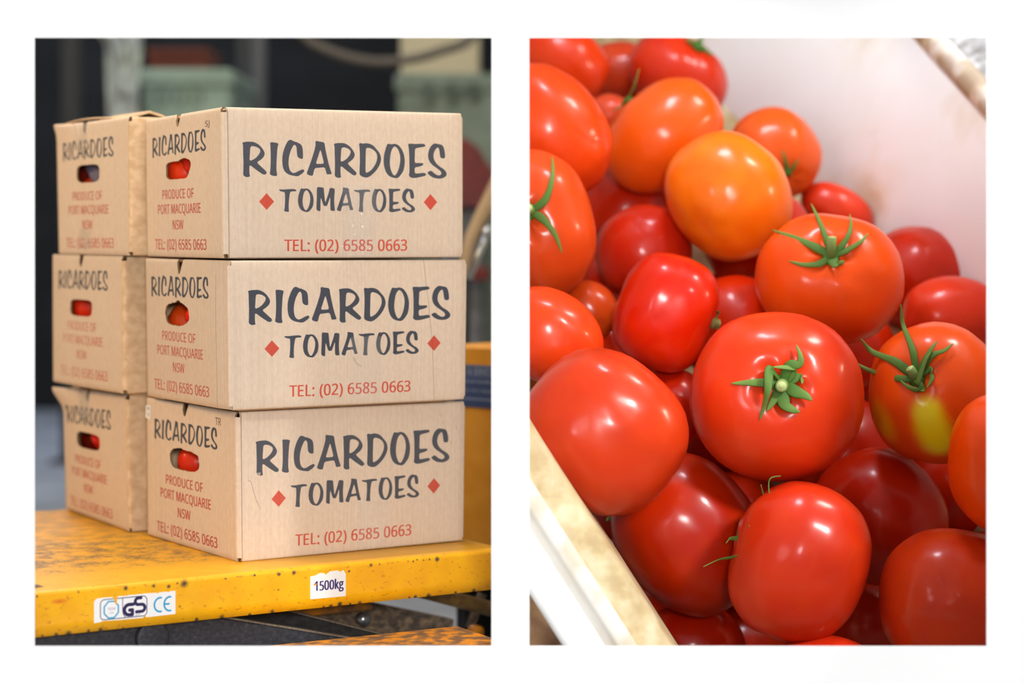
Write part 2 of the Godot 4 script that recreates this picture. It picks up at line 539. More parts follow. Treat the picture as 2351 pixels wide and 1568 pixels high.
# end panel with its handle hole and the thumb notch at the top: rings from the hole to the rim, board 4 mm thick
func end_panel(b: Dictionary, s: Shape, cuts: Array) -> void:
	var w: float = b.w
	var r: float = b.get("round", 0.007)
	var hc := Vector2(b.hole[0], b.hole[1]) * 0.001   # from the left edge and from the top
	var ang := []
	for i in 88: ang.append(TAU * i / 88.0)
	var rect := Rect2(0.0, 0.0, w - r, BH)
	for c in [Vector2(0, 0), Vector2(w - r, 0), Vector2(w - r, BH), Vector2(0, BH)]: ang.append(fposmod((c - hc).angle(), TAU))
	var nx: float = b.get("notch", 0.150)
	var nw: float = b.get("notch_w", 0.012)
	for i in 9:
		var c := Vector2(nx + nw * (i / 4.0 - 1.0) * 1.001, 0)
		ang.append(fposmod((c - hc).angle(), TAU))
	ang.sort()
	var rings := [0.0, 0.03, 0.12, 0.25, 0.4, 0.55, 0.7, 0.82, 0.92, 0.98, 1.0]
	var nz := FastNoiseLite.new()
	nz.seed = b.seed
	nz.frequency = 0.9
	for side in 2:
		var i0 := s.v.size()
		for t in rings:
			for a in ang:
				var d := Vector2(cos(a), sin(a))
				var ca: float = absf(d.x) / (b.hole[2] * 0.001)
				var sa: float = absf(d.y) / (b.hole[3] * 0.001)
				var pw: float = b.hole[4]
				var hr := 1.0 / pow(pow(ca, pw) + pow(sa, pw), 1.0 / pw)
				hr *= 1.0 + b.hole[5] * nz.get_noise_2d(d.x * 3.0, d.y * 3.0) + b.get("tear", 0.0) * exp(-pow(angle_difference(a, b.get("tear_at", 0.0)) / 0.45, 2))
				var tx := INF
				if d.x > 1e-6: tx = (rect.end.x - hc.x) / d.x
				elif d.x < -1e-6: tx = -hc.x / d.x
				var ty := INF
				if d.y > 1e-6: ty = (BH - hc.y) / d.y
				elif d.y < -1e-6: ty = -hc.y / d.y
				var br := minf(tx, ty)
				if d.y < 0 and ty <= tx:
					var e := absf(hc.x + d.x * br - nx) / nw
					if e < 1.0: br -= b.get("notch_d", 0.022) * (1.0 - pow(e, 2.6)) * -1.0 / d.y * 0.9
				var rr := lerpf(hr, br, t)
				var q := hc + d * rr
				var edge := minf(minf(q.x, q.y), BH - q.y)
				var inset := 0.0 if edge >= 0.004 else 0.003 * (1.0 - sqrt(maxf(0.0, 1.0 - pow(1.0 - maxf(edge, 0.0) / 0.004, 2))))
				var crease := 0.0
				if b.has("fold"):    # a second fold line beside the corner
					crease = 0.004 * smoothstep(b.fold * 0.001 - 0.001, b.fold * 0.001 + 0.03, q.x)
				var p := Vector3(-BL * 0.5 + inset + crease + side * 0.003, BH - q.y, -w * 0.5 + q.x)
				s.pt(sag(b, p), Vector2(q.x / w, q.y / BH))
		var na := ang.size()
		s.grid(i0, na, rings.size() - 1, side == 1, true)
	var half := s.v.size() / 2
	var na2 := ang.size()
	for ring in [0, rings.size() - 1]:     # the cut edge of the board, sharp
		var cut: Shape = cuts[0 if ring == 0 else 1]
		var f := []
		for i in na2:
			var k: int = ring * na2 + i
			f.append([cut.pt(s.v[k]), cut.pt(s.v[half + k])])
		var cen := Vector3.ZERO
		for i in na2: cen += s.v[ring * na2 + i] / na2
		for i in na2:
			var j := (i + 1) % na2
			var out: Vector3 = (cen - cut.v[f[i][0]]) if ring == 0 else (cut.v[f[i][0]] - cen)
			cut.q4(f[i][0], f[j][0], f[j][1], f[i][1], out)

func slab(b: Dictionary, c: Vector3, size: Vector3) -> ArrayMesh:
	var s := bx(Shape.new(), c, size, 0.0012)
	var k: Vector2 = b.get("knock", Vector2.ZERO)
	b.knock = Vector2.ZERO
	for i in s.v.size(): s.v[i] = sag(b, s.v[i])
	b.knock = k
	return s.done(false)

# wrinkled clear tape on the long side (face 0) or the end (face 1); rectangle in mm from the face's top left
func tape(b: Dictionary, face: int, x0: float, y0: float, x1: float, y1: float, sd: int, parent: Node3D, rough := 0.6) -> void:
	var s := Shape.new()
	var nz := FastNoiseLite.new()
	nz.seed = sd
	nz.frequency = 1.0
	nz.fractal_octaves = 3
	var nu := 44
	var nv := 80
	for side in 1:
		for j in nv + 1:
			for i in nu + 1:
				var x := lerpf(x0, x1, float(i) / nu)
				var y := lerpf(y0, y1, float(j) / nv)
				x += 1.2 * nz.get_noise_2d(y * 0.25, sd) * (1.0 if i == 0 or i == nu else 0.0)
				var wr := absf(nz.get_noise_2d(x * 0.07 + y * 0.05, y * 0.17 - x * 0.05))
				var lift := (0.0006 + 0.0045 * rough * pow(1.0 - minf(wr * 3.2, 1.0), 1.6)) if side == 0 else 0.0003
				var p: Vector3
				if face == 0: p = Vector3(-BL * 0.5 + x * 0.001, BH - y * 0.001, b.w * 0.5 + lift)
				else: p = Vector3(-BL * 0.5 - lift, BH - y * 0.001, -b.w * 0.5 + x * 0.001)
				s.pt(sag(b, p), Vector2(float(i) / nu, float(j) / nv))
	s.grid(0, nu, nv, true)
	var o := put("tape", s.done(), M.tape, parent)
	tag(o, "clear packing tape, wrinkled and shiny", "")

func make_box(b: Dictionary) -> void:
	b.turn = Basis(Vector3.UP, deg_to_rad(b.yaw))
	# given: bottom corner nearest the viewer; the node stands under the middle of the base
	var where: Vector3 = Vector3(b.at.x, CY + b.at.y, -b.at.z) + b.turn * Vector3(BL * 0.5, 0, -b.w * 0.5)
	var t := thing("cardboard_box", b.label, "box", where, "produce boxes stacked on the lift table")
	t.basis = b.turn
	var s := Shape.new()
	side_panel(b, s)
	put("side_panel", s.done(), card(face_tex(LW, LH, long_dark, long_red, b.long)) if b.has("long") else M.kraft, t)
	s = Shape.new()
	var cuts := [Shape.new(), Shape.new()]
	end_panel(b, s, cuts)
	var ep := put("end_panel", s.done(), card(face_tex(EW, EH, end_dark, end_red, b.end)), t)
	put("hole_edge", cuts[0].done(false), M.cut_edge, ep)
	put("cut_edge", cuts[1].done(false), M.cut_edge, ep)
	put("rear_panel", slab(b, Vector3(0, BH * 0.5, -b.w * 0.5 + 0.002), Vector3(BL - 0.004, BH - 0.004, 0.004)), M.kraft, t)
	put("rear_end_panel", slab(b, Vector3(BL * 0.5 - 0.003, BH * 0.5, 0), Vector3(0.004, BH - 0.004, b.w - 0.016)), M.kraft, t)
	for k in [-1, 1]:
		put("top_flap", slab(b, Vector3(0, BH - 0.0025, k * (b.w * 0.25 - 0.003)), Vector3(BL - 0.03, 0.004, b.w * 0.5 - 0.007)), M.kraft, t)
	# the bottom bellies out under the load until it rests on what is below
	var drop: float = b.get("drop", 0.001)
	put("bottom_flap", slab(b, Vector3(0, 0.0025 - drop * 0.5, 0), Vector3(BL - 0.05, 0.004 + drop, b.w - 0.05)), M.kraft, t)
	for q in b.get("tapes", []): tape(b, q[0], q[1], q[2], q[3], q[4], q[5], t, q[6])
	b.node = t
	# what shows through the handle hole
	for f in b.get("fruit", []):
		var p: Vector3 = where + b.turn * Vector3(-BL * 0.5 + f[2], BH - f[1] * 0.001, -b.w * 0.5 + f[0] * 0.001)
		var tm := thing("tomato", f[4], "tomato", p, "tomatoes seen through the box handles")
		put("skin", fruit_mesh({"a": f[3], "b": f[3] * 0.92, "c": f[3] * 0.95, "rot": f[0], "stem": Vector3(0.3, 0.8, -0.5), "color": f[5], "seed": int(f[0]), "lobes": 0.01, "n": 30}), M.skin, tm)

# ---------------------------------------------------------------- lift table
func paint_tex(w: int, h: int, mm: float, top: bool) -> ImageTexture:
	# yellow paint: chips to bare metal, rust freckles, scuffs; mm = pixels per millimetre
	var n1 := FastNoiseLite.new()
	n1.seed = 21; n1.frequency = 0.02
	var scuff := FastNoiseLite.new()
	scuff.seed = 5; scuff.frequency = 0.11; scuff.fractal_octaves = 3
	var fine := FastNoiseLite.new()
	fine.seed = 9; fine.frequency = 0.25; fine.fractal_octaves = 2
	var spots := []
	if not top:
		spots = CHIPS.duplicate()
		var k := 0
		for e in EDGE_CHIPS:
			spots.append([e, 61.0 + (k % 3) * 0.6, 1.6 + ((k * 7) % 5) * 0.55])
			k += 1
	var out := PackedByteArray()
	out.resize(w * h * 3)
	var near := {}     # chips by column block
	for c in spots:
		for bx_ in range(int((c[0] - c[2] * 2.2) * mm) / 16, int((c[0] + c[2] * 2.2) * mm) / 16 + 1):
			if not near.has(bx_): near[bx_] = []
			near[bx_].append(c)
	for y in h:
		for x in w:
			var a := n1.get_noise_2d(x / mm, y / mm)
			var f := fine.get_noise_2d(x / mm * 4.0, y / mm * 4.0)
			var r := 250.0 + 8.0 * a
			var g := 181.0 + 12.0 * a
			var b := 4.0 + 4.0 * a
			if top:
				# trodden film of dirt over the middle, long scratches in it
				var u := x / mm
				var v := y / mm
				var film := clampf(smoothstep(60.0, 240.0, v) * (0.55 + 0.9 * a), 0.0, 0.85)
				film = maxf(film, 0.62 * smoothstep(330.0, 460.0, u) * smoothstep(10.0, 25.0, v))
				r += (176.0 - r) * film * 0.85; g += (128.0 - g) * film * 0.85; b += (62.0 - b) * film * 0.7
				var s := scuff.get_noise_2d(u * 0.55, v * 2.4)
				var zone := smoothstep(110.0, 170.0, v) * (1.0 - smoothstep(360.0, 520.0, v)) * (1.0 - smoothstep(420.0, 560.0, u))
				var k2 := clampf((s + 0.55 * a + 0.35 * f - 0.30) * 5.0, 0.0, 1.0) * zone
				r += (70.0 - r) * k2; g += (58.0 - g) * k2; b += (56.0 - b) * k2
			else:
				var rust := clampf((scuff.get_noise_2d(x / mm * 0.6 + 90.0, y / mm * 1.2) - 0.42) * 4.0, 0.0, 0.6) * smoothstep(0.0, 0.3, f + 0.25)
				r += (176.0 - r) * rust; g += (92.0 - g) * rust; b += (26.0 - b) * rust
				var px := x / mm
				var py := y / mm
				var smear := clampf(1.0 - Vector2((px - 48.0) / 15.0, (py - 16.0) / 4.5).length(), 0.0, 1.0) * clampf(0.7 + f * 2.0, 0.0, 1.0)
				r += (205.0 - r) * smear; g += (62.0 - g) * smear; b += (28.0 - b) * smear
				if near.has(x / 16):
					for c in near[x / 16]:
						var d: float = Vector2(px - c[0], py - c[1]).length() / c[2]
						var k3 := clampf((1.0 - d + f * 1.1 + a * 0.3) * 3.5, 0.0, 1.0)
						if k3 > 0.0:
							r += (78.0 - r) * k3; g += (60.0 - g) * k3; b += (58.0 - b) * k3
			var i := (y * w + x) * 3
			out[i] = clampi(int(r), 0, 255); out[i + 1] = clampi(int(g), 0, 255); out[i + 2] = clampi(int(b), 0, 255)
	return ImageTexture.create_from_image(Image.create_from_data(w, h, false, Image.FORMAT_RGB8, out))

# chips in the paint of the front edge: mm from the left end, mm below the top, radius
const CHIPS := [[144.5, 6.5, 2.8], [186.2, 6.9, 2.4], [208.9, 9.9, 2.4], [222.0, 6.5, 1.5], [232.3, 8.2, 5.0], [75.4, 5.6, 1.3], [16.3, 6.2, 1.6], [226.1, 39.6, 1.2], [296.6, 6.4, 1.5], [315.2, 4.9, 0.9], [342.4, 5.3, 1.6], [381.1, 7.0, 2.7], [405.8, 7.1, 3.3], [380.3, 29.9, 1.4], [496.7, 12.7, 1.6], [533.7, 6.6, 2.6], [548.5, 6.6, 1.2], [606.5, 6.8, 1.3], [613.6, 5.0, 1.2], [624.3, 6.4, 1.3], [635.0, 6.3, 1.5], [648.5, 7.1, 3.2]]
const EDGE_CHIPS := [23.9, 43.7, 60.7, 90.1, 107.4, 140.5, 251.6, 290.8, 334.7, 370.7, 454.3, 466.1, 481.4, 498.4, 514.7, 599.4, 610.1, 633.3, 681.1, 714.0]
const TL := 0.77
const TH := 0.0625

func paper(base: Color, layers: Array, w: int, h: int) -> StandardMaterial3D:
	var im := Image.create(w, h, false, Image.FORMAT_RGB8)
	im.fill(base)
	for l in layers:
		var c: Canvas = l[0]
		var k: Color = l[1]
		for y in h:
			for x in w:
				var a := c.d[y * w + x]
				if a > 0: im.set_pixel(x, y, im.get_pixel(x, y).lerp(k, a / 255.0))
	var m := mat(Color.WHITE, 0.35)
	m.albedo_texture = ImageTexture.create_from_image(im)
	m.texture_repeat = false
	return m

func arc(c: Vector2, r: Vector2, a0: float, a1: float, n := 20) -> Array:
	var p := []
	for i in n + 1:
		var a := deg_to_rad(lerpf(a0, a1, float(i) / n))
		p.append(c + Vector2(cos(a) * r.x, sin(a) * r.y))
	return p

func lift_table() -> void:
	var top_y: float = CY - 0.4763 - 0.0012
	var t := thing("lift_table", "low yellow steel lift table with chipped edge carrying the stacked produce boxes", "lift table", Vector3(-0.0117, 0, -3.257))
	t.basis = Basis(Vector3.UP, deg_to_rad(32.35))
	# platform: a sheet with its front edge bent down
	var s := Shape.new()
	bx(s, Vector3(-TL * 0.5, top_y - 0.004, -0.4145), Vector3(TL, 0.008, 0.817), 0.001)
	for i in s.v.size(): s.uv[i] = Vector2(s.v[i].x / TL + 1.0, -s.v[i].z / 0.823)
	var pm := mat(Color.WHITE, 0.42)
	pm.albedo_texture = paint_tex(770, 823, 1.0, true)
	pm.texture_repeat = false
	put("platform", s.done(false), pm, t)
	s = Shape.new()
	var prof := []    # z, y, v down the edge
	for i in 9:
		var a := PI * 0.5 * i / 8.0
		prof.append(Vector2(-0.007 + 0.007 * sin(a), -0.007 + 0.007 * cos(a)))
	prof.append(Vector2(0, -0.02)); prof.append(Vector2(0, -0.045)); prof.append(Vector2(0, -TH))
	var nx := 60
	for side in 2:
		var i0 := s.v.size()
		for q in prof:
			for i in nx + 1:
				var inn := 0.0045 * side
				s.pt(Vector3(-TL + TL * i / nx, top_y + q.y - inn * (1.0 if q.y > -0.008 else 0.0), q.x - inn), Vector2(float(i) / nx, -q.y / 0.064))
		s.grid(i0, nx, prof.size() - 1, side == 0)
	var half := s.v.size() / 2
	for i in nx:
		var k := (prof.size() - 1) * (nx + 1) + i
		s.q4(s.pt(s.v[k], s.uv[k]), s.pt(s.v[k + 1], s.uv[k + 1]), s.pt(s.v[half + k + 1], s.uv[k + 1]), s.pt(s.v[half + k], s.uv[k]), Vector3.DOWN)
	pm = mat(Color.WHITE, 0.32)
	pm.clearcoat_enabled = true
	pm.clearcoat = 0.7
	pm.clearcoat_roughness = 0.18
	pm.albedo_texture = paint_tex(1848, 154, 2.4, false)
	pm.texture_repeat = false
	put("front_skirt", s.done(), pm, t)
	put("end_skirt", box(Vector3(-0.003, top_y - 0.035, -0.415), Vector3(0.006, 0.054, 0.80), 0.001), M.yellow, t)
	put("rear_skirt", box(Vector3(-TL * 0.5, top_y - 0.035, -0.819), Vector3(TL, 0.054, 0.006), 0.001), M.yellow, t)
	# stickers, their edges torn
	var o := Vector3(-TL, top_y, 0.0006)
	var W := 236
	var H := 152
	var c := Canvas.new(W, H)
	for d in [-2.0, 0.0, 2.0]: print_text(c, "1500kg", W * 0.13 + d, H * 0.27, W * 0.93 + d, H * 0.80)
	var c2 := Canvas.new(W, H)
	c2.stroke([Vector2(W * 0.12, H * 0.42), Vector2(W * 0.17, H * 0.41)], 11)
	var pts := PackedVector2Array()
	for q in [[0, 3], [4, 2.4], [8, 2], [13, 0.3], [17, -1.5], [19, -0.3], [22, -0.6], [26, 2.4], [30, -0.2], [32, -2], [40, -2.2], [46, -2.4], [48, -0.4], [52, -0.6], [55, -2], [57.5, 1.5], [59, 4], [59, 36.3], [58, 36.9], [1, 36.4], [0, 35.6]]:
		pts.append(Vector2(432.2 + q[0], -(12.2 + q[1])) * 0.001)
	put("load_sticker", plate(pts, o, Vector3.RIGHT, Vector3.UP, Vector3.BACK, 0.0005, Rect2(0.4322, -0.0122, 0.059, -0.0365)), paper(rgb(244, 243, 240), [[c, rgb(52, 42, 110)], [c2, rgb(225, 140, 50)]], W, H), t)
	W = 606
	H = 164
	c = Canvas.new(W, H)      # navy
	c2 = Canvas.new(W, H)     # light blue
	var fr := []
	fr.append_array(arc(Vector2(76, 44), Vector2(30, 30), 180, 270, 6)); fr.append_array(arc(Vector2(362, 44), Vector2(28, 30), 270, 360, 6))
	fr.append_array(arc(Vector2(362, 126), Vector2(28, 28), 0, 90, 6)); fr.append_array(arc(Vector2(76, 126), Vector2(30, 28), 90, 180, 6))
	fr.append(fr[0])
	c.stroke(fr, 5.5)
	c.stroke([Vector2(210, 16), Vector2(210, 110), Vector2(216, 132), Vector2(232, 153)], 4.5)
	var g := arc(Vector2(258, 101), Vector2(36, 36), 270, 90, 16)
	g.append_array([Vector2(282, 137), Vector2(282, 104), Vector2(262, 104)])
	g.push_front(Vector2(290, 65))
	c.stroke(g, 24)
	g = [Vector2(346, 25)]
	g.append_array(arc(Vector2(326, 48), Vector2(23, 23), 270, 90, 10))
	g.append_array(arc(Vector2(350, 96), Vector2(25, 25), 270, 450, 10))
	g.append(Vector2(312, 121))
	c.stroke(g, 22)
	print_text(c, "geprufte", 304, 137, 340, 146); print_text(c, "Sicherheit", 304, 149, 348, 157)
	var oc := []
	for k in 9: oc.append(Vector2(126, 88) + Vector2(56, 62) * Vector2(cos(TAU * (k + 0.5) / 8.0), sin(TAU * (k + 0.5) / 8.0)))
	c2.stroke(oc, 10)
	c2.stroke(arc(Vector2(490, 87), Vector2(44, 49), -80, -280, 20), 12)
	c2.stroke(arc(Vector2(562, 87), Vector2(42, 49), -80, -280, 20), 12)
	c2.stroke([Vector2(522, 87), Vector2(556, 87)], 12)
	var c3 := Canvas.new(W, H)
	print_text(c3, "TÜV", 100, 70, 158, 92); print_text(c3, "SÜD", 114, 104, 144, 116)
	pts = PackedVector2Array()
	for q in [[0, 5], [2, 2], [5, 0.4], [14, 0], [27, 0.4], [29, 3], [30.5, 9], [33, 12], [33.6, 8], [34, 2], [36, -0.3], [45, 0.6], [52, -0.4], [60, 0], [78, -0.3], [92, 0.2], [95, 1.6], [97, 0], [108, 0], [111, 1.2], [113, -0.2], [121.2, 0], [121.2, 32.7], [77, 33.2], [75, 30.2], [72, 33.6], [40, 33.2], [12, 32.2], [9, 33.6], [0, 34]]:
		pts.append(Vector2(98 + q[0], -(17 + q[1])) * 0.001)
	put("certification_sticker", plate(pts, o, Vector3.RIGHT, Vector3.UP, Vector3.BACK, 0.0005, Rect2(0.098, -0.017, 0.1212, -0.0328)), paper(rgb(246, 246, 248), [[c, rgb(44, 38, 84)], [c2, rgb(24, 158, 210)], [c3, rgb(120, 116, 150)]], W, H), t)
	# scissor legs, pins, base frame under the platform
	var legs := [   # z, upper end (x, y), lower end, width, material
		[-0.042, Vector2(-0.765, -0.038), Vector2(-0.08, -0.207), 0.085, M.navy_steel],
		[-0.150, Vector2(-0.56, -0.035), Vector2(-0.06, -0.195), 0.05, M.dark_steel],
		[-0.300, Vector2(-0.36, -0.068), Vector2(0.075, -0.187), 0.05, M.dusty_steel],
		[-0.700, Vector2(-0.66, -0.10), Vector2(-0.03, -0.18), 0.07, M.dusty_steel]]
	for a in legs:
		var d2: Vector2 = (a[2] - a[1]).normalized()
		var d := Vector3(d2.x, d2.y, 0)
		var bs := Basis(d, Vector3(-d.y, d.x, 0), Vector3.BACK)
		var mid: Vector2 = (a[1] + a[2]) * 0.5
		var lc := Vector3(mid.x, top_y + mid.y, a[0])
		var leg := put("scissor_leg", box(lc, Vector3((a[2] - a[1]).length(), a[3], 0.024), 0.002, bs), a[4], t)
		if a[0] > -0.2:
			put("dust", box(lc + bs.y * (a[3] * 0.5 + 0.0012), Vector3((a[2] - a[1]).length() - 0.004, 0.0026, 0.022), 0.001, bs), M.dust, leg)
	var s2 := Shape.new()
	var c4 := Vector3(-0.575, top_y - 0.0846, -0.030)
	sweep(s2, [c4, c4 + Vector3(0, 0, 0.006), c4 + Vector3(0, 0, 0.010), c4 + Vector3(0, 0, 0.0105)], [0.0245, 0.0245, 0.0235, 0.021], [0.0245, 0.0245, 0.0235, 0.021], Vector3.RIGHT, 40)
	put("pivot_pin", s2.done(), M.navy_steel, t)
	put("base_plate", box(Vector3(-0.285, top_y - 0.114, 0.078), Vector3(0.37, 0.012, 0.13), 0.002, Basis(Vector3.UP, -0.045)), M.worn_orange, t)
	put("base_rail", box(Vector3(-0.385, top_y - 0.19, -0.79), Vector3(0.76, 0.06, 0.035), 0.003), M.worn_orange, t)
	put("cross_bar", box(Vector3(-0.17, top_y - 0.113, -0.25), Vector3(0.13, 0.016, 0.03), 0.002), M.worn_orange, t)
	put("pin_head", rod(Vector3(-0.113, top_y - 0.138, -0.262), Vector3(-0.113, top_y - 0.138, -0.245), 0.010, 20), M.zinc, t)
	put("foot_roller", rod(Vector3(0.0997, top_y - 0.179, -0.26), Vector3(0.0997, top_y - 0.179, -0.24), 0.011, 20), M.bright_orange, t)
	put("roller_fork", rod(Vector3(0.10, top_y - 0.176, -0.27), Vector3(0.125, top_y - 0.12, -0.27), 0.008, 14), M.dusty_steel, t)
	put("push_bar", rod(Vector3(-0.02, top_y - 0.096, -0.25), Vector3(0.131, top_y - 0.144, -0.25), 0.0125, 18), M.ochre_pipe, t)
	for x in [-0.09, -0.70]:
		for z in [-0.14, -0.72]:
			put("caster", rod(Vector3(x - 0.012, 0.045, z), Vector3(x + 0.012, 0.045, z), 0.045, 24), M.rubber, t)

# ---------------------------------------------------------------- warehouse behind the boxes
func warehouse() -> void:
	# ochre machine housing at the right, with a navy notice
	var t := thing("machine_housing", "ochre painted machine housing with navy notice behind the right end of the boxes", "machine", at(1105, 1250, 3.78) * Vector3(1, 0, 1))
	var a := at(1036, 790, 3.82)
	var b := at(1142, 812, 3.74)
	var e := Vector3(b.x - a.x, 0, b.z - a.z).normalized()
	var bs := Basis(e, Vector3.UP, e.cross(Vector3.UP))
	var o := Vector3(a.x, 0, a.z) - t.position
	var wd := Vector2(b.x - a.x, b.z - a.z).length()
	var hh := a.y
	put("shell", box(o + e * wd * 0.5 - bs.z * 0.15 + Vector3(0, (hh + 0.18) * 0.5, 0), Vector3(wd, hh - 0.18, 0.3), 0.006, bs), M.ochre, t)
	put("plinth", box(o + e * 0.012 - bs.z * 0.15 + Vector3(0, 0.09, 0), Vector3(0.022, 0.18, 0.28), 0.003, bs), M.dark, t)
	var y0: float = at(1066, 835, 3.81).y
	var y1: float = at(1066, 932, 3.81).y
	var W := 300
	var H := 264
	var c := Canvas.new(W, H)
	print_text(c, "SOLD & SERVICED", 8, 22, 296, 62)
	print_text(c, "Material handling", 30, 92, 290, 118); print_text(c, "Sales  Hire  Repairs", 44, 150, 292, 172)
	c.stroke([Vector2(4, 212), Vector2(296, 212)], 10, 150)
	c.stroke([Vector2(0, 8), Vector2(300, 8)], 12, 110)
	c.stroke([Vector2(0, 72), Vector2(300, 72)], 4, 120)
	var pts := PackedVector2Array([Vector2(0.008, y1), Vector2(wd - 0.002, y1), Vector2(wd - 0.002, y0), Vector2(0.008, y0)])
	put("notice", plate(pts, o + bs.z * 0.0015, e, Vector3.UP, bs.z, 0.001, Rect2(0.008, y0, wd - 0.01, y1 - y0)), paper(rgb(64, 82, 122), [[c, rgb(190, 198, 206)]], W, H), t)
	# control lever with a bright rod beside it
	t = thing("control_lever", "beige control lever with chrome rod rising beside the top box at the right", "lever", at(1100, 600, 4.3) * Vector3(1, 0, 1))
	var z := 4.3
	var sh := Shape.new()
	var pth := smooth_path([at(1062, 640, z), at(1078, 560, z), at(1102, 505, z), at(1130, 452, z), at(1150, 415, z)], 5)
	for i in pth.size(): pth[i] -= t.position
	sweep(sh, pth, fill_list(pth.size(), func(u): return 0.011 + 0.009 * u), fill_list(pth.size(), func(u): return 0.012), Vector3.RIGHT, 14)
	put("arm", sh.done(), M.beige, t)
	put("rod", rod(at(1076, 640, z - 0.1) - t.position, at(1126, 520, z - 0.1) - t.position, 0.007), M.zinc, t)
	sh = Shape.new()
	sweep(sh, [at(1110, 535, z - 0.12) - t.position, at(1124, 528, z - 0.12) - t.position], [0.008, 0.008], [0.008, 0.008], Vector3.UP, 16)
	put("knuckle", sh.done(), M.zinc, t)
	put("post", rod(at(1066, 640, z) - t.position, Vector3(at(1066, 640, z).x - t.position.x, 0.0, 0), 0.012), M.dark, t)
	# red hood and grey cabinet further back
	t = thing("red_machine", "dull red machine with sloping hood in the background right of the top box", "machine", at(1090, 470, 5.6) * Vector3(1, 0, 1))
	z = 5.6
	var hood := PackedVector2Array()
	for q in [[1020, 322], [1070, 318], [1100, 340], [1118, 372], [1134, 392], [1134, 472], [1020, 472]]: hood.append(Vector2(at(q[0], q[1], z).x - t.position.x, at(q[0], q[1], z).y))
	put("hood", plate(hood, Vector3.ZERO, Vector3.RIGHT, Vector3.UP, Vector3.BACK, 0.4), M.red_paint, t)
	put("bumper", box(Vector3(-0.01, at(0, 628, z).y, 0.02), Vector3(0.10, 0.035, 0.1), 0.006), M.red_paint, t)
	put("body", box(Vector3(-0.04, at(0, 472, z).y * 0.5, -0.25), Vector3(0.13, at(0, 472, z).y, 0.38), 0.01), M.grey_paint, t)
	# bulk bins
	bulk_bin("grey green bulk bin with moulded rings on its face, behind the left stack", 316, 536, 157, 6.3, M.bin_green, [[372, 222], [412, 222], [452, 222]], 0)
	bulk_bin("tall grey green bulk bin behind the right top corner of the boxes", 905, 1180, 168, 6.3, M.bin_green2, [[985, 210], [1036, 210], [1086, 210], [985, 262], [1036, 262]], 1)
	t = thing("crate", "pale beige crate standing on the tall grey green bin", "crate", Vector3(at(1010, 168, 6.5).x, at(0, 168, 6.3).y + 0.002, -6.62))
	s_crate(t, at(1100, 0, 6.5).x - at(920, 0, 6.5).x, 0.3, 0.26, M.beige2)
	t = thing("crate", "dim rust red crate standing on the grey green bin behind the left stack", "crate", Vector3(at(412, 157, 6.5).x, at(0, 157, 6.3).y + 0.002, -6.62))
	s_crate(t, at(482, 0, 6.5).x - at(343, 0, 6.5).x, at(0, 113, 6.5).y - at(0, 157, 6.3).y, 0.26, M.rust)
	# hanging sheet of pale plastic
	var s := Shape.new()
	t = thing("plastic_sheet", "pale crumpled plastic sheet hanging in the gloom at upper left", "plastic sheet", Vector3(at(260, 0, 6.1).x, 0.3, -6.1))
	var nz := FastNoiseLite.new()
	nz.seed = 4; nz.frequency = 1.0
	for side in 2:
		for j in 41:
			for i in 31:
				var u := i / 30.0
				var v := j / 40.0
				var x0 := lerpf(186, 252, smoothstep(0.0, 0.22, v) * 0.8 + 0.2 * v)
				var px := lerpf(x0, 322 + 6 * sin(v * 9.0), u)
				var py := lerpf(20, 420, v)
				var p := at(px, py, 6.1 + 0.02 * sin(u * 16.0 + 4.0 * nz.get_noise_2d(v * 2.0, 0)) + 0.03 * nz.get_noise_2d(u * 2.0, v * 4.0) - side * 0.002)
				s.pt(p - t.position)
	s.grid(0, 30, 40, true)
	s.grid(31 * 41, 30, 40, false)
	put("sheet", s.done(), M.plastic, t)
	for hx in [190, 318]: put("hanger", rod(at(hx, 18, 6.1) - t.position, Vector3(at(hx, 18, 6.1).x, 3.0, -6.1) - t.position, 0.004, 8), M.dark, t)
	put("hook_rail", rod(at(170, 18, 6.1) - t.position, at(335, 18, 6.1) - t.position, 0.012), M.dark, t)
	# posts
	for q in [[577, 610, 6.9, M.post, "grey steel post in the middle of the dark background"], [545, 574, 7.0, M.post2, "darker steel post beside the grey post in the background"], [143, 186, 7.2, M.post2, "dim steel post in the gloom at the left edge"]]:
		t = thing("steel_post", q[4], "post", Vector3(at((q[0] + q[1]) * 0.5, 0, q[2]).x, 0, -q[2]), "steel posts in the dark background")
		var w: float = (q[1] - q[0]) / FPX * q[2]
		put("shaft", box(Vector3(0, 1.5, 0), Vector3(w, 2.98, w), 0.008), q[3], t)
		put("foot_plate", box(Vector3(0, 0.006, 0), Vector3(w * 2.0, 0.012, w * 2.0), 0.002), q[3], t)
	# hose hanging in a loop
	sh = Shape.new()
	var hp := smooth_path([at(660, -60, 6.0), at(690, 70, 6.0), at(760, 118, 6.0), at(850, 141, 6.0), at(930, 138, 6.0), at(1010, 118, 6.0), at(1085, 82, 6.0), at(1120, -40, 6.0)], 8)
	sweep(sh, hp, fill_list(hp.size(), func(u): return 0.014), fill_list(hp.size(), func(u): return 0.014), Vector3.BACK, 12)
	tag(put("hose", sh.done(), M.hose), "dark rubber hose sagging in a loop at the top of the background", "hose")

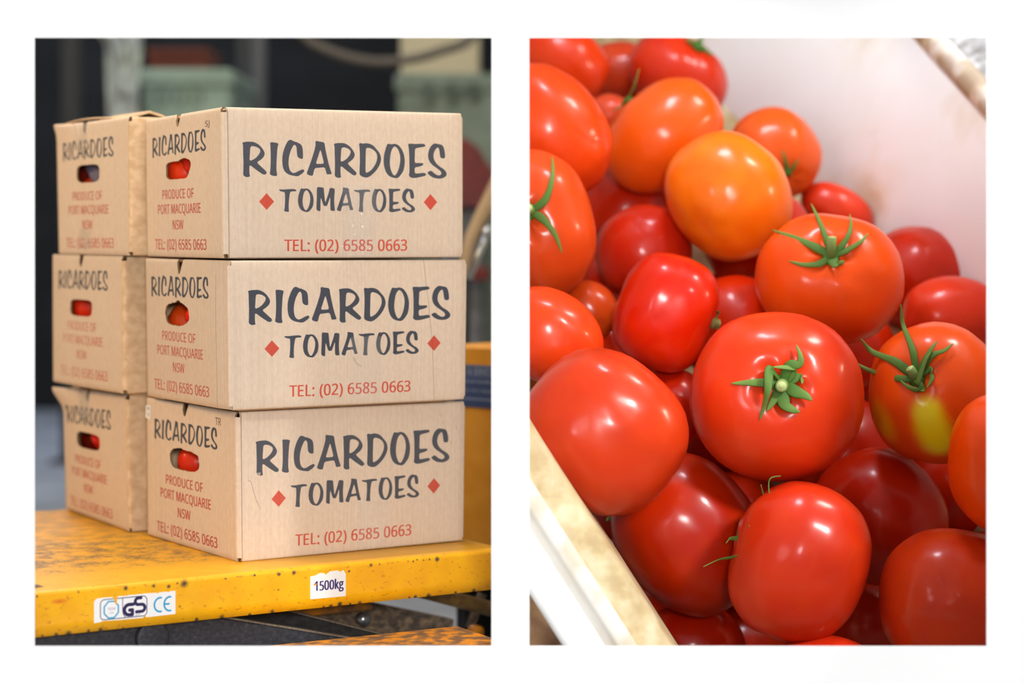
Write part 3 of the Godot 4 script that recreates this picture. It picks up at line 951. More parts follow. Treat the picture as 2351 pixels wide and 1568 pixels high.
func s_crate(t: Node3D, w: float, h: float, d: float, m: Material) -> void:
	var s := Shape.new()
	for k in [-1, 1]:
		bx(s, Vector3(0, h * 0.5, k * (d * 0.5 - 0.006)), Vector3(w, h, 0.012), 0.003)
		bx(s, Vector3(k * (w * 0.5 - 0.006), h * 0.5, 0), Vector3(0.012, h, d - 0.024), 0.003)
	bx(s, Vector3(0, 0.008, 0), Vector3(w - 0.024, 0.014, d - 0.024), 0.003)
	put("body", s.done(false), m, t)
	put("rim", box(Vector3(0, h - 0.012, d * 0.5 + 0.003), Vector3(w + 0.008, 0.02, 0.01), 0.003), m, t)

func bulk_bin(label: String, x0: float, x1: float, y: float, z: float, m: Material, rings: Array, sd: int) -> void:
	var l := at(x0, y, z)
	var r := at(x1, y, z)
	var t := thing("bulk_bin", label, "bin", Vector3((l.x + r.x) * 0.5, 0, -z - 0.35))
	var w := r.x - l.x
	if r.x > -0.02: w = -0.02 - l.x; t.position.x = (l.x - 0.02) * 0.5
	put("body", box(Vector3(0, l.y * 0.5 + 0.02, 0), Vector3(w - 0.02, l.y - 0.06, 0.68), 0.012), m, t)
	put("rim", box(Vector3(0, l.y - 0.03, 0), Vector3(w, 0.06, 0.70), 0.012), m, t)
	put("skid", box(Vector3(0, 0.03, 0), Vector3(w - 0.04, 0.058, 0.66), 0.006), M.dark, t)
	for q in rings:
		var c: Vector3 = at(q[0], q[1], z) - t.position
		var s := Shape.new()
		var p := []
		for i in 25: p.append(Vector3(c.x + 0.017 * cos(TAU * i / 24.0), c.y + 0.022 * sin(TAU * i / 24.0), 0.338 if q[1] > y + 46 else 0.352))
		sweep(s, p, fill_list(25, func(_u): return 0.006), fill_list(25, func(_u): return 0.006), Vector3.BACK, 8, Color.WHITE, Color.WHITE, false)
		put("moulded_ring", s.done(), M.bin_dark, t)

# ---------------------------------------------------------------- tomatoes
# f: semi-axes a (long), b, c (towards the viewer), rot of the long axis (degrees), stem direction, color, lobes
func fruit_mesh(f: Dictionary) -> ArrayMesh:
	var nu: int = f.get("n", 60)
	var nv := nu * 2 / 3
	var s := Shape.new()
	var nz := FastNoiseLite.new()
	nz.seed = f.seed
	nz.frequency = 0.8
	var st: Vector3 = f.stem.normalized()
	var e1 := st.cross(Vector3.RIGHT if absf(st.x) < 0.8 else Vector3.UP).normalized()
	var e2 := st.cross(e1)
	var turn := Basis(Vector3.BACK, deg_to_rad(f.rot))
	var inv := turn.inverse()
	var ax := Vector3(f.a, f.b, f.c)
	var pw: float = f.get("square", 2.15)
	var base: Color = f.color.srgb_to_linear()
	var alt: Color = f.get("alt", f.color.lerp(Color(1.0, 0.42, 0.10), 0.25)).srgb_to_linear()
	var green: Vector3 = f.get("green", Vector3.ZERO)
	var amp: float = f.get("lobes", 0.02)
	var count: int = f.get("count", 6)
	var dent: float = f.get("dent", 0.12)
	for j in nv + 1:
		var th := PI * j / nv
		for i in nu + 1:
			var ph := TAU * i / nu
			var d := st * cos(th) + (e1 * cos(ph) + e2 * sin(ph)) * sin(th)
			var l := inv * d
			var k := pow(pow(absf(l.x), pw) + pow(absf(l.y), pw) + pow(absf(l.z), pw), -1.0 / pw)
			var p := turn * (l * k * ax)
			var up := exp(-pow(th / 1.1, 2))
			var wave := cos(ph * count + f.seed) + 0.5 * cos(ph * (count - 2) + f.seed * 1.7)
			p *= 1.0 + amp * wave * sin(th) * (0.35 + up) + 0.022 * nz.get_noise_3d(d.x * 1.6, d.y * 1.6, d.z * 1.6)
			p -= st * dent * ax.z * exp(-pow(th / 0.30, 2)) * (1.0 + 0.5 * amp / 0.02 * cos(ph * count + f.seed) * minf(th * 4.0, 1.0))
			p += st * 0.02 * ax.z * exp(-pow((PI - th) / 0.16, 2))
			var t := clampf(0.5 + 0.8 * nz.get_noise_3d(d.x * 2.0 + 9.0, d.y * 2.0, d.z * 2.0) + 0.35 * exp(-pow(th / 0.7, 2)), 0.0, 1.0)
			var c := base.lerp(alt, t * 0.55)
			if green != Vector3.ZERO:
				for q in f.green_at:
					var g := exp(-pow(d.angle_to(q[0]) / q[1], 4))
					c = c.lerp(green_skin, g * q[2])
			p.x = maxf(p.x, f.get("flat", -9.0))
			s.pt(p, Vector2(float(i) / nu, float(j) / nv), c)
	s.grid(0, nu, nv, false)
	# which way round the grid runs depends on the stem: turn all triangles outwards
	var mid := s.v.size() / 2
	var a := s.tri[s.tri.size() / 2 / 3 * 3]
	var b := s.tri[s.tri.size() / 2 / 3 * 3 + 1]
	var c2 := s.tri[s.tri.size() / 2 / 3 * 3 + 2]
	if (s.v[c2] - s.v[a]).cross(s.v[b] - s.v[a]).dot(s.v[a]) < 0.0: s.tri.reverse()
	return s.done()

var green_skin := Color(0.80, 0.76, 0.01)
var kept := []      # [centre, mean radius] of every tomato placed

# px, py, semi-axes in pixels, turn, distance
func tomato(label: String, px: float, py: float, a: float, b: float, rot: float, z: float, f: Dictionary, group := "tomatoes in the white bin") -> Node3D:
	var k := z / FPX
	var t := thing("tomato", label, "tomato", at(px, py, z), group)
	f.a = a * k; f.b = b * k
	f.c = f.get("c", minf(a, b) / a) * a * k
	f.rot = rot
	if not f.has("stem"): f.stem = Vector3(-0.3, 0.4, -0.8)
	f.flat = 0.004 - t.position.x     # those beside the partition lie pressed against it
	put("skin", fruit_mesh(f), M.skin, t)
	f.k = k; f.px = px; f.py = py
	kept.append([t.position, pow(f.a * f.b * f.c, 1.0 / 3.0)])
	return t

# point at pixel offset (dx right, dy down) from a tomato's centre, lying on its near side and raised by lift pixels
func on(f: Dictionary, px: float, py: float, lift: float) -> Vector3:
	var p: Vector3 = Vector3(px - f.px, f.py - py, 0) * f.k
	var l: Vector3 = p.rotated(Vector3.BACK, -deg_to_rad(f.rot))
	var q := 1.0 - pow(l.x / f.a, 2) - pow(l.y / f.b, 2)
	p.z = sqrt(maxf(q, 0.0)) * f.c + lift * f.k
	return p

# sepals: lists of [px, py, lift]; widths in pixels
func calyx(t: Node3D, f: Dictionary, cpx: float, cpy: float, lift: float, hub: float, sepals: Array, stub: Array, m := "leaf") -> void:
	var k: float = f.k
	var c := on(f, cpx, cpy, lift)
	var out := c.normalized()
	var s := Shape.new()
	sweep(s, [c - out * 6 * k, c, c + out * 5 * k, c + out * 8 * k], [hub * k * 0.7, hub * k, hub * k * 0.8, hub * k * 0.3], [hub * k * 0.7, hub * k, hub * k * 0.8, hub * k * 0.3], Vector3.RIGHT, 14, Color(0.045, 0.13, 0.018), Color(0.06, 0.15, 0.02))
	var hubn := put("calyx", s.done(), M[m], t)
	for q in sepals:
		var pts := [c + out * 2.0 * k]
		for p in q[0]: pts.append(on(f, p[0], p[1], p[2]))
		var path := smooth_path(pts, 7)
		var w: float = q[1]
		s = Shape.new()
		var n := path.size()
		var side: Vector3 = (path[n / 2] - path[0]).cross(out).normalized()
		if side.length() < 0.5: side = Vector3.RIGHT
		sweep(s, path, fill_list(n, func(u): return k * w * (0.55 + 0.42 * sin(minf(u * 2.2, 1.0) * PI * 0.8)) * (1.0 - pow(u, 2.6)) + k * 0.8), fill_list(n, func(u): return k * (w * 0.22 * (1.0 - u * 0.7) + 0.8)), side, 10, Color(0.045, 0.13, 0.018), Color(0.17, 0.27, 0.06))
		put("sepal", s.done(), M[m], hubn)
	if stub:
		s = Shape.new()
		var e := on(f, stub[0], stub[1], stub[2])
		sweep(s, [c, c.lerp(e, 0.5), e], [stub[3] * k * 1.1, stub[3] * k, stub[3] * k], [stub[3] * k * 1.1, stub[3] * k, stub[3] * k], Vector3.RIGHT, 16, Color(0.13, 0.22, 0.05), Color(0.2, 0.28, 0.08))
		put("stem", s.done(), M[m], hubn)
		s = Shape.new()
		var dd := (e - c).normalized()
		sweep(s, [e, e + dd * 0.8 * k], [stub[3] * k * 0.82, stub[3] * k * 0.8], [stub[3] * k * 0.82, stub[3] * k * 0.8], Vector3.RIGHT, 16)
		sweep(s, [e + dd * 0.8 * k, e + dd * 1.6 * k], [stub[3] * k * 0.38, stub[3] * k * 0.34], [stub[3] * k * 0.38, stub[3] * k * 0.34], Vector3.RIGHT, 12)
		put("cut_end", s.done(), M.cut_stem, hubn)

func tomatoes() -> void:
	var f := {}
	var t: Node3D
	# the one in focus in the middle
	f = {"stem": Vector3(-0.06, 0.22, 1.0), "color": rgb(208, 49, 13), "seed": 3, "lobes": 0.012, "count": 5, "dent": 0.16, "c": 0.86}
	t = tomato("large red tomato facing outward in the middle with dark green star-shaped calyx", 1783, 910, 199, 194, 0, 3.15, f)
	calyx(t, f, 1776, 872, -16, 22, [
		[[[1745, 868, -2], [1705, 868, 3], [1664, 871, 8]], 13.0], [[[1748, 838, 12], [1740, 880, 22], [1733, 920, 8], [1725, 950, 3]], 12.0],
		[[[1790, 832, 6], [1812, 826, 14], [1815, 808, 22], [1807, 784, 28]], 12.0], [[[1800, 838, 4], [1752, 832, 22]], 11.0], [[[1806, 888, 0], [1826, 896, 12], [1838, 906, 16]], 15.0],
		[[[1778, 912, -2], [1796, 926, 6], [1812, 932, 8]], 15.0], [[[1756, 905, -2], [1740, 930, 2]], 12.0], [[[1815, 855, -4], [1818, 870, 4]], 11.0]], [1770, 874, 20, 14])
	f = {"stem": Vector3(-0.1, 0.42, 0.9), "color": rgb(228, 76, 13), "seed": 11, "lobes": 0.014, "count": 6, "dent": 0.12}
	t = tomato("orange red tomato with pale spidery calyx, resting against the bin's far side", 1905, 641, 169, 150, -8, 3.42, f)
	calyx(t, f, 1888, 588, -8, 20, [[[[1850, 565, 0], [1810, 545, 8], [1771, 528, 14]], 10.0], [[[1878, 548, 10], [1868, 505, 22], [1858, 468, 30]], 7.0], [[[1915, 560, 8], [1935, 525, 22], [1946, 492, 32]], 7.0],
		[[[1920, 575, 4], [1955, 555, 12], [1976, 536, 18]], 7.0], [[[1860, 604, 0], [1825, 606, 4], [1796, 598, 8]], 8.0], [[[1895, 606, 4], [1915, 598, 8]], 13.0]], [1888, 545, 26, 11])
	f = {"stem": Vector3(-0.42, 0.30, 0.85), "color": rgb(221, 76, 18), "seed": 8, "lobes": 0.012, "count": 5, "dent": 0.10, "green": Vector3.ONE, "green_at": [[Vector3(-0.30, -0.20, 0.93), 0.22, 1.0], [Vector3(-0.22, -0.42, 0.88), 0.25, 1.0], [Vector3(-0.10, -0.62, 0.77), 0.25, 0.95], [Vector3(-0.88, -0.40, 0.3), 0.3, 0.45]]}
	t = tomato("red tomato with a yellow green shoulder patch and long upright sepals", 2146, 902, 150, 162, 0, 3.24, f)
	calyx(t, f, 2082, 862, -10, 20, [[[[2075, 800, 16], [2068, 745, 30], [2061, 698, 40]], 8.0], [[[2040, 826, 10], [1998, 806, 22], [1972, 777, 30]], 10.0], [[[2045, 862, 4], [1995, 850, 12], [1947, 824, 18]], 8.0],
		[[[2098, 820, 12], [2112, 795, 22], [2127, 778, 26]], 8.0], [[[2110, 812, 12], [2140, 798, 18], [2162, 783, 22]], 8.0], [[[2106, 840, 2], [2110, 860, 6], [2098, 880, 8]], 8.0], [[[2088, 886, 6], [2062, 880, 12], [2044, 865, 18]], 8.0], [[[2078, 870, 14], [2096, 820, 24], [2110, 800, 30]], 7.0]], [2064, 838, 18, 11])
	f = {"stem": Vector3(0.5, 0.2, -0.9), "color": rgb(230, 71, 11), "seed": 5, "square": 2.3}
	tomato("bright orange red tomato cut off by the right edge, below the green-shouldered one", 2322, 1063, 142, 162, 0, 3.0, f)
	f = {"stem": Vector3(0.5, 0.5, -0.7), "color": rgb(236, 104, 11), "alt": rgb(255, 140, 20), "seed": 14, "square": 2.2}  # brighter alt orange stands in for the light falling on this one
	tomato("glossy egg-shaped orange tomato with a broad white highlight, the most orange of all", 1672, 450, 152, 136, -50, 3.62, f)
	f = {"stem": Vector3(-0.7, 0.6, -0.3), "color": rgb(230, 89, 16), "seed": 15, "square": 2.2}
	t = tomato("blurred orange plum tomato leaning above and left of the glossy orange one", 1522, 312, 150, 112, 42, 3.82, f)
	calyx(t, f, 1440, 232, 0, 16, [[[[1455, 200, 10], [1466, 160, 14]], 8.0], [[[1425, 245, 0], [1410, 256, 0]], 9.0]], [])
	f = {"stem": Vector3(-0.6, 0.1, -0.8), "color": rgb(217, 65, 18), "seed": 16}
	tomato("big blurred tomato at the left edge, second from the top", 1258, 298, 168, 126, -50, 3.66, f)
	f = {"stem": Vector3(-0.25, 0.05, 0.95), "color": rgb(211, 71, 23), "seed": 17, "lobes": 0.022, "count": 6, "dent": 0.13}
	t = tomato("ribbed tomato with calyx half cut off by the left edge", 1238, 512, 172, 126, -75, 3.48, f)
	calyx(t, f, 1216, 488, -6, 18, [[[[1250, 460, 6], [1266, 410, 14], [1267, 362, 22]], 9.0], [[[1245, 505, 4], [1272, 540, 10], [1287, 580, 14]], 9.0], [[[1204, 462, 6], [1200, 440, 8]], 9.0], [[[1206, 515, 4], [1202, 545, 8]], 9.0]], [1212, 480, 22, 11])
	f = {"color": rgb(193, 36, 13), "seed": 19, "stem": Vector3(0.2, -0.5, -0.8)}
	tomato("deep red round tomato tucked below the glossy orange one, left", 1478, 575, 112, 104, 20, 3.70, f)
	f = {"color": rgb(200, 27, 11), "seed": 20, "square": 2.7, "stem": Vector3(0.95, -0.25, 0.1), "lobes": 0.03, "count": 4, "dent": 0.14}
	t = tomato("small square-shouldered red tomato left of the upright calyx one, stem end to the right", 1528, 716, 132, 112, 70, 3.38, f)
	calyx(t, f, 1636, 742, -10, 15, [[[[1648, 720, 0], [1640, 712, 6]], 9.0], [[[1650, 756, 0], [1642, 768, 6]], 9.0]], [1652, 742, 6, 10], "dry")
	f = {"color": rgb(202, 54, 18), "seed": 21, "stem": Vector3(-0.8, 0.2, -0.4)}
	tomato("tomato at the left edge just above the biggest lower left one", 1262, 772, 128, 104, -35, 3.24, f)
	f = {"color": rgb(182, 46, 13), "seed": 22, "square": 2.35, "stem": Vector3(0.2, -0.7, -0.7), "lobes": 0.012}
	t = tomato("biggest smooth tomato at lower left, pressing on the bin's near rim", 1386, 990, 190, 176, -40, 3.04, f)
	f = {"color": rgb(166, 29, 11), "seed": 23, "square": 2.3, "stem": Vector3(-0.7, 0.1, -0.5), "lobes": 0.012}
	t = tomato("long dark red tomato under the biggest lower left one", 1580, 1226, 190, 160, -52, 3.24, f)
	calyx(t, f, 1412, 1182, -6, 14, [[[[1400, 1188, 4], [1392, 1196, 4]], 8.0], [[[1420, 1176, 8], [1428, 1166, 8]], 8.0]], [])
	f = {"color": rgb(190, 42, 15), "seed": 24, "square": 2.3, "stem": Vector3(-0.95, 0.15, -0.1), "lobes": 0.012}
	t = tomato("oval red tomato lying at bottom middle, its stem end turned left", 1832, 1290, 184, 158, 72, 3.06, f)
	calyx(t, f, 1700, 1226, -60, 16, [[[[1740, 1176, 0], [1760, 1140, 6], [1766, 1100, 6], [1792, 1092, 6]], 6.0], [[[1752, 1160, -10], [1752, 1130, -10], [1748, 1114, -10]], 6.0], [[[1690, 1230, 0], [1676, 1236, 6], [1666, 1246, 8]], 6.0], [[[1690, 1262, 0], [1650, 1284, 6], [1614, 1300, 8]], 5.0], [[[1716, 1200, 6], [1712, 1186, 10]], 10.0]], [])
	f = {"color": rgb(178, 27, 9), "seed": 25, "stem": Vector3(0.4, 0.2, -0.9)}
	tomato("shaded dark red tomato behind the oval one at bottom middle", 2020, 1186, 158, 148, -50, 3.33, f)
	f = {"color": rgb(192, 50, 15), "seed": 26, "square": 2.35, "stem": Vector3(0.3, -0.3, -0.9), "lobes": 0.014}
	tomato("large red tomato filling the bottom right corner", 2188, 1380, 166, 164, 0, 3.04, f)
	f = {"color": rgb(224, 89, 22), "seed": 27, "stem": Vector3(0.2, -0.5, 0.8), "dent": 0.05}
	t = tomato("blurred orange tomato right behind the glossy orange one, touching the white side", 1778, 354, 110, 102, -50, 3.95, f)
	calyx(t, f, 1796, 400, 2, 11, [[[[1790, 375, 6], [1782, 350, 8]], 5.0], [[[1808, 388, 8], [1818, 370, 10]], 5.0], [[[1780, 408, 4], [1768, 420, 6]], 5.0]], [])
	f = {"color": rgb(202, 43, 16), "seed": 28, "stem": Vector3(0.3, 0.6, 0.5), "dent": 0.06}
	t = tomato("blurred red tomato with green stem at the top, against the white side", 1556, 176, 122, 92, -35, 4.20, f)
	calyx(t, f, 1598, 112, 2, 17, [[[[1580, 100, 8], [1570, 92, 8]], 9.0], [[[1620, 122, 8], [1634, 132, 8]], 9.0], [[[1606, 96, 8], [1612, 84, 8]], 9.0]], [])
	f = {"color": rgb(211, 56, 20), "seed": 29}
	tomato("blurred tomato in the top left corner", 1283, 142, 118, 92, -30, 4.15, f)
	f = {"color": rgb(200, 62, 32), "seed": 30}
	tomato("dusky blurred tomato at the top edge beside the corner one", 1424, 168, 86, 72, 0, 4.32, f)
	f = {"color": rgb(211, 51, 25), "seed": 31}
	tomato("pinkish red tomato at the right edge under the white side", 2186, 726, 116, 92, 0, 3.62, f)
	f = {"color": rgb(206, 51, 27), "seed": 32}
	tomato("small red tomato peeping over the spidery calyx, against the white side", 1922, 486, 90, 58, -30, 3.95, f)
	f = {"color": rgb(183, 60, 18), "seed": 33}
	tomato("small brownish red tomato in the hollow left of the square-shouldered one", 1352, 712, 72, 64, -40, 3.52, f)
	f = {"color": rgb(176, 23, 9), "seed": 34}
	tomato("dark red tomato half hidden between the biggest lower left one and the middle one", 1538, 936, 92, 84, 90, 3.42, f)
	f = {"color": rgb(178, 25, 11), "seed": 35}
	tomato("dark tomato at the bottom edge beside the near rim", 1590, 1486, 120, 100, 0, 3.32, f)
	f = {"color": rgb(200, 40, 13), "seed": 36}
	tomato("top of a red tomato just showing at the bottom edge", 1892, 1556, 140, 94, 0, 3.02, f)
	f = {"color": rgb(200, 69, 40), "seed": 37}  # the pink of its highlight is put into the skin colour
	tomato("little pink-lit tomato in the gap left of the leaning plum tomato", 1398, 262, 52, 46, 0, 4.05, f)
	# more of them deeper in the pile, seen only through the gaps
	var rng := RandomNumberGenerator.new()
	rng.seed = 77
	var mesh := fruit_mesh({"a": 0.1, "b": 0.094, "c": 0.094, "rot": 0.0, "stem": Vector3(0.2, 0.6, 0.5), "color": rgb(178, 29, 11), "seed": 40, "n": 36})
	var spots := []
	for q in [[2190, 1110], [2246, 1190], [1990, 1440], [1930, 1040], [1490, 1420], [1280, 640], [1690, 760], [2100, 640]]: spots.append([q[0], q[1], 3.5, 60])
	for gy in range(60, 1640, 130):
		for gx in range(1200, 2380, 140):
			var px := gx + rng.randf_range(-40, 40) + (75 if (gy / 130) % 2 else 0)
			var py := gy + rng.randf_range(-40, 40)
			if py < 90 + (px - 1640) * 0.92 + 230: continue      # the far side of the bin
			if px < 1215 + (py - 970) * 0.64 + 60: continue     # the near side
			spots.append([px, py, 3.42 if py > 910 else 3.42 + (910 - py) / 820.0 * 0.85, 19])
	for spot_ in spots:
			var p := at(spot_[0], spot_[1], spot_[2])
			if p.x < 0.11: continue
			var free := false
			for tries in spot_[3]:
				free = true
				for q in kept:
					if p.distance_to(q[0]) < q[1] + 0.093: free = false
				if free: break
				p += (p - Vector3(0, CY, 0)).normalized() * 0.03
			if not free: continue
			kept.append([p, 0.095])
			var o := thing("tomato", "dark red tomato deep in the pile, seen only through gaps between the others", "tomato", p, "tomatoes deep in the pile")
			o.rotation = Vector3(rng.randf() * TAU, rng.randf() * TAU, 0)
			put("skin", mesh, M.skin, o)

# ---------------------------------------------------------------- the white bin
func wall_sheet(a: Vector3, b: Vector3, c: Vector3, d: Vector3, thick: Vector3) -> ArrayMesh:
	var s := Shape.new()
	var p := [a, b, c, d]
	var mid := (a + b + c + d) * 0.25 + thick * 0.5
	var q := [a + thick, b + thick, c + thick, d + thick]
	s.quad(a, b, c, d, -thick); s.quad(q[0], q[1], q[2], q[3], thick)
	for i in 4:
		var j := (i + 1) % 4
		s.quad(p[i], p[j], q[j], q[i], (p[i] + p[j] + q[i] + q[j]) * 0.25 - mid)
	return s.done(false)

func bin() -> void:
	var t := thing("produce_bin", "white stained plastic bin tipped towards the viewer and heaped with tomatoes", "bin", at(1700, 1000, 3.6) * Vector3(1, 0, 1))
	var o := t.position
	var b1 := at(1400, -100, 4.8) - o
	var b2 := at(2440, 850, 3.52) - o
	var r1 := at(1960, -90, 4.40) - o
	var r2 := at(2500, 490, 3.28) - o
	b2 = b1 + (b2 - b1) * 1.3
	r2 = r1 + (r2 - r1) * 1.3
	var up := ((r1 - b1) + (r2 - b2)).normalized()
	var n := (b2 - b1).cross(up).normalized()
	if n.z < 0: n = -n
	var deep := up * -0.1
	var s := Shape.new()
	for side in 2:
		var i0 := s.v.size()
		for j in 13:
			for i in 17:
				s.pt((b1 + deep).lerp(b2 + deep, i / 16.0).lerp(r1.lerp(r2, i / 16.0), j / 12.0) - n * 0.03 * side)
		s.grid(i0, 16, 12, side == 1)
	put("far_side", s.done(), M.bin_white, t)
	# far rim: a rolled lip
	s = Shape.new()
	var outw := (-n * 0.6 + up * 0.25).normalized()
	var path := []
	for i in 13: path.append(r1.lerp(r2, i / 12.0) + up * 0.008)
	sweep(s, path, fill_list(13, func(_u): return 0.02), fill_list(13, func(_u): return 0.026), n, 12)
	put("far_rim", s.done(), M.rim_brown, t)
	put("far_flange", wall_sheet(r1 + up * 0.02, r2 + up * 0.02, r2 + up * 0.11 - n * 0.06, r1 + up * 0.11 - n * 0.06, -n * 0.012), M.silver, t)
	# near side: rim with inner bevel, lip, groove and outer flange, swept along its edge
	var e0 := at(1186, 925, 2.903) - o
	var e1 := at(1900, 2035, 2.875) - o
	var along := (e1 - e0).normalized()
	var right := along.cross(Vector3.BACK).normalized()      # across the rim, towards the lower left
	if right.x > 0: right = -right
	var k := 2.88 / FPX
	# [towards lower left px, towards the viewer px, part]
	var prof := [[0, -300, 0], [-2, -12, 0], [4, 6, 0], [12, 12, 0], [58, 34, 0], [66, 40, 1], [74, 42, 1], [98, 42, 1], [108, 38, 1], [114, 22, 1], [122, 16, 1], [130, 20, 2], [138, 30, 2], [190, 34, 2], [206, 28, 2], [214, 6, 2], [216, -200, 2]]
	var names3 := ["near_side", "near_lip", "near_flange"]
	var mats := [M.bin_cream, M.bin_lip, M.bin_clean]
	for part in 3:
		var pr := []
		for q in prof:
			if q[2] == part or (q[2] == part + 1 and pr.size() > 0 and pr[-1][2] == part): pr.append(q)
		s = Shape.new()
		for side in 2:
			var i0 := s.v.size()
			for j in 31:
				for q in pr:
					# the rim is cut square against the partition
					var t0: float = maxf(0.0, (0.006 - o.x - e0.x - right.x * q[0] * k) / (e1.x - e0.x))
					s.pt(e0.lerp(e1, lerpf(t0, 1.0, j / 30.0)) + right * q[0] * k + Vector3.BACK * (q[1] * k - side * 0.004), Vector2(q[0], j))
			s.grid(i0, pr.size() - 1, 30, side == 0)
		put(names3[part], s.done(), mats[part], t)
	# floor and ends, out of sight under the tomatoes
	var nb0 := e0 + Vector3.FORWARD * 0.95
	var nb1 := e1 + Vector3.FORWARD * 0.95
	var fb0 := b1 + deep
	var fb1 := b2 + deep
	put("floor_panel", wall_sheet(nb0, nb1, fb1, fb0, Vector3(0, -0.5, -0.8).normalized() * 0.03), M.bin_cream, t)
	put("end_panel", wall_sheet(nb1, fb1, b2, e1 + Vector3.FORWARD * 0.3, Vector3(0.8, -0.5, 0).normalized() * 0.02), M.bin_cream, t)
	# trestle that holds it up
	put("board", box(at(1190, 1560, 3.12) * Vector3(0, 1, 1) + Vector3(0.065, 0, 0) - o, Vector3(0.1, 0.03, 0.5), 0.003, Basis(Vector3.RIGHT, 0.5)), M.wood, t)
	put("stand", box(Vector3(0.05, 0.03, -0.15), Vector3(0.8, 0.06, 0.7), 0.004), M.wood, t)
	put("stand_leg", box(Vector3(-0.15, 0.12, -0.45), Vector3(0.06, 0.16, 0.06), 0.004), M.wood, t)

# ---------------------------------------------------------------- materials
func materials() -> void:
	M.kraft = noisy([rgb(192, 160, 124), rgb(214, 184, 148)], [0.3, 0.7], 0.03, 3.0, 0.8)
	M.kraft.metallic_specular = 0.3
	M.cut_edge = noisy([rgb(96, 68, 42), rgb(150, 114, 78)], [0.35, 0.65], 0.08, 14.0, 0.95)
	M.tape = mat(Color(1, 1, 1, 0.05), 0.05)
	M.tape.metallic_specular = 0.6
	M.tape.transparency = BaseMaterial3D.TRANSPARENCY_ALPHA
	M.yellow = noisy([rgb(214, 140, 8), rgb(250, 176, 10)], [0.3, 0.6], 0.02, 2.0, 0.4)
	M.navy_steel = noisy([rgb(42, 43, 50), rgb(58, 58, 64), rgb(100, 98, 96)], [0.2, 0.66, 0.98], 0.05, 5.0, 0.55, 0.2)
	M.dark_steel = noisy([rgb(30, 28, 28), rgb(58, 52, 48)], [0.3, 0.75], 0.03, 4.0, 0.8)
	M.dust = noisy([rgb(112, 98, 82), rgb(150, 134, 114)], [0.3, 0.7], 0.05, 8.0, 0.95)
	M.dusty_steel = noisy([rgb(62, 54, 48), rgb(112, 94, 76), rgb(150, 122, 92)], [0.25, 0.55, 0.8], 0.03, 4.0, 0.85)
	M.worn_orange = noisy([rgb(120, 88, 62), rgb(176, 118, 60), rgb(224, 142, 28)], [0.3, 0.5, 0.66], 0.02, 3.0, 0.6)
	M.bright_orange = mat(rgb(236, 146, 18), 0.5)
	M.ochre_pipe = noisy([rgb(116, 88, 50), rgb(160, 122, 62)], [0.35, 0.7], 0.03, 4.0, 0.5)
	M.zinc = mat(rgb(190, 194, 198), 0.28, 0.9)
	M.rubber = mat(rgb(28, 28, 30), 0.8)
	M.ochre = noisy([rgb(226, 150, 40), rgb(248, 176, 66)], [0.3, 0.7], 0.01, 1.5, 0.55)
	M.dark = mat(rgb(30, 30, 32), 0.7)
	M.beige = mat(rgb(168, 142, 108), 0.5)
	M.beige2 = mat(rgb(196, 184, 156), 0.7)
	M.red_paint = noisy([rgb(92, 18, 14), rgb(112, 24, 18)], [0.3, 0.7], 0.02, 2.0, 0.45)
	M.grey_paint = noisy([rgb(96, 98, 104), rgb(120, 122, 126)], [0.3, 0.7], 0.02, 2.0, 0.6)
	M.bin_green = noisy([rgb(126, 146, 132), rgb(142, 162, 148)], [0.3, 0.7], 0.01, 1.0, 0.6)
	M.bin_green2 = noisy([rgb(112, 124, 112), rgb(126, 138, 124)], [0.3, 0.7], 0.01, 1.0, 0.6)
	M.bin_dark = mat(rgb(98, 112, 102), 0.7)
	M.rust = noisy([rgb(88, 38, 24), rgb(108, 48, 30)], [0.3, 0.7], 0.03, 3.0, 0.8)
	M.plastic = noisy([rgb(160, 166, 172), rgb(206, 214, 204)], [0.35, 0.65], 0.012, 1.2, 0.45)
	M.plastic.backlight = Color(0.2, 0.2, 0.2)
	M.post = mat(rgb(92, 92, 96), 0.6)
	M.post2 = mat(rgb(60, 60, 63), 0.6)
	M.hose = mat(rgb(86, 78, 70), 0.6)
	M.skin = mat(Color.WHITE, 0.34)
	M.skin.vertex_color_use_as_albedo = true
	M.skin.metallic_specular = 0.28
	M.skin.clearcoat_enabled = true
	M.skin.clearcoat = 0.3
	M.skin.clearcoat_roughness = 0.16
	M.skin.subsurf_scatter_enabled = true
	M.skin.subsurf_scatter_strength = 0.05
	M.leaf = mat(Color.WHITE, 0.55)
	M.leaf.vertex_color_use_as_albedo = true
	M.leaf.metallic_specular = 0.3
	M.dry = mat(rgb(120, 116, 58), 0.8)
	M.cut_stem = mat(rgb(176, 190, 120), 0.6)
	M.bin_white = noisy([rgb(176, 148, 104), rgb(226, 214, 196), rgb(238, 236, 234), rgb(240, 240, 242)], [0.0, 0.16, 0.34, 0.8], 0.008, 0.7, 0.5, 0.0, 12)
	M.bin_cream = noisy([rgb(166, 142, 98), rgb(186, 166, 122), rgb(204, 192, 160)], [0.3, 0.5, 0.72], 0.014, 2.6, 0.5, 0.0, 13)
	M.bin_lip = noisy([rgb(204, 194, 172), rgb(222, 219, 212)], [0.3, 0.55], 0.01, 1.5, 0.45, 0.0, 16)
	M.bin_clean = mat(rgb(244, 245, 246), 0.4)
	M.rim_brown = noisy([rgb(158, 128, 84), rgb(206, 186, 152), rgb(236, 233, 228)], [0.4, 0.5, 0.6], 0.012, 1.2, 0.6, 0.0, 14)
	M.silver = noisy([rgb(150, 148, 146), rgb(232, 234, 238)], [0.4, 0.6], 0.014, 3.0, 0.35, 0.2, 15)
	M.wood = noisy([rgb(168, 132, 92), rgb(192, 156, 112)], [0.3, 0.7], 0.02, 2.0, 0.7)
	M.wall_white = mat(rgb(250, 250, 250), 0.9)
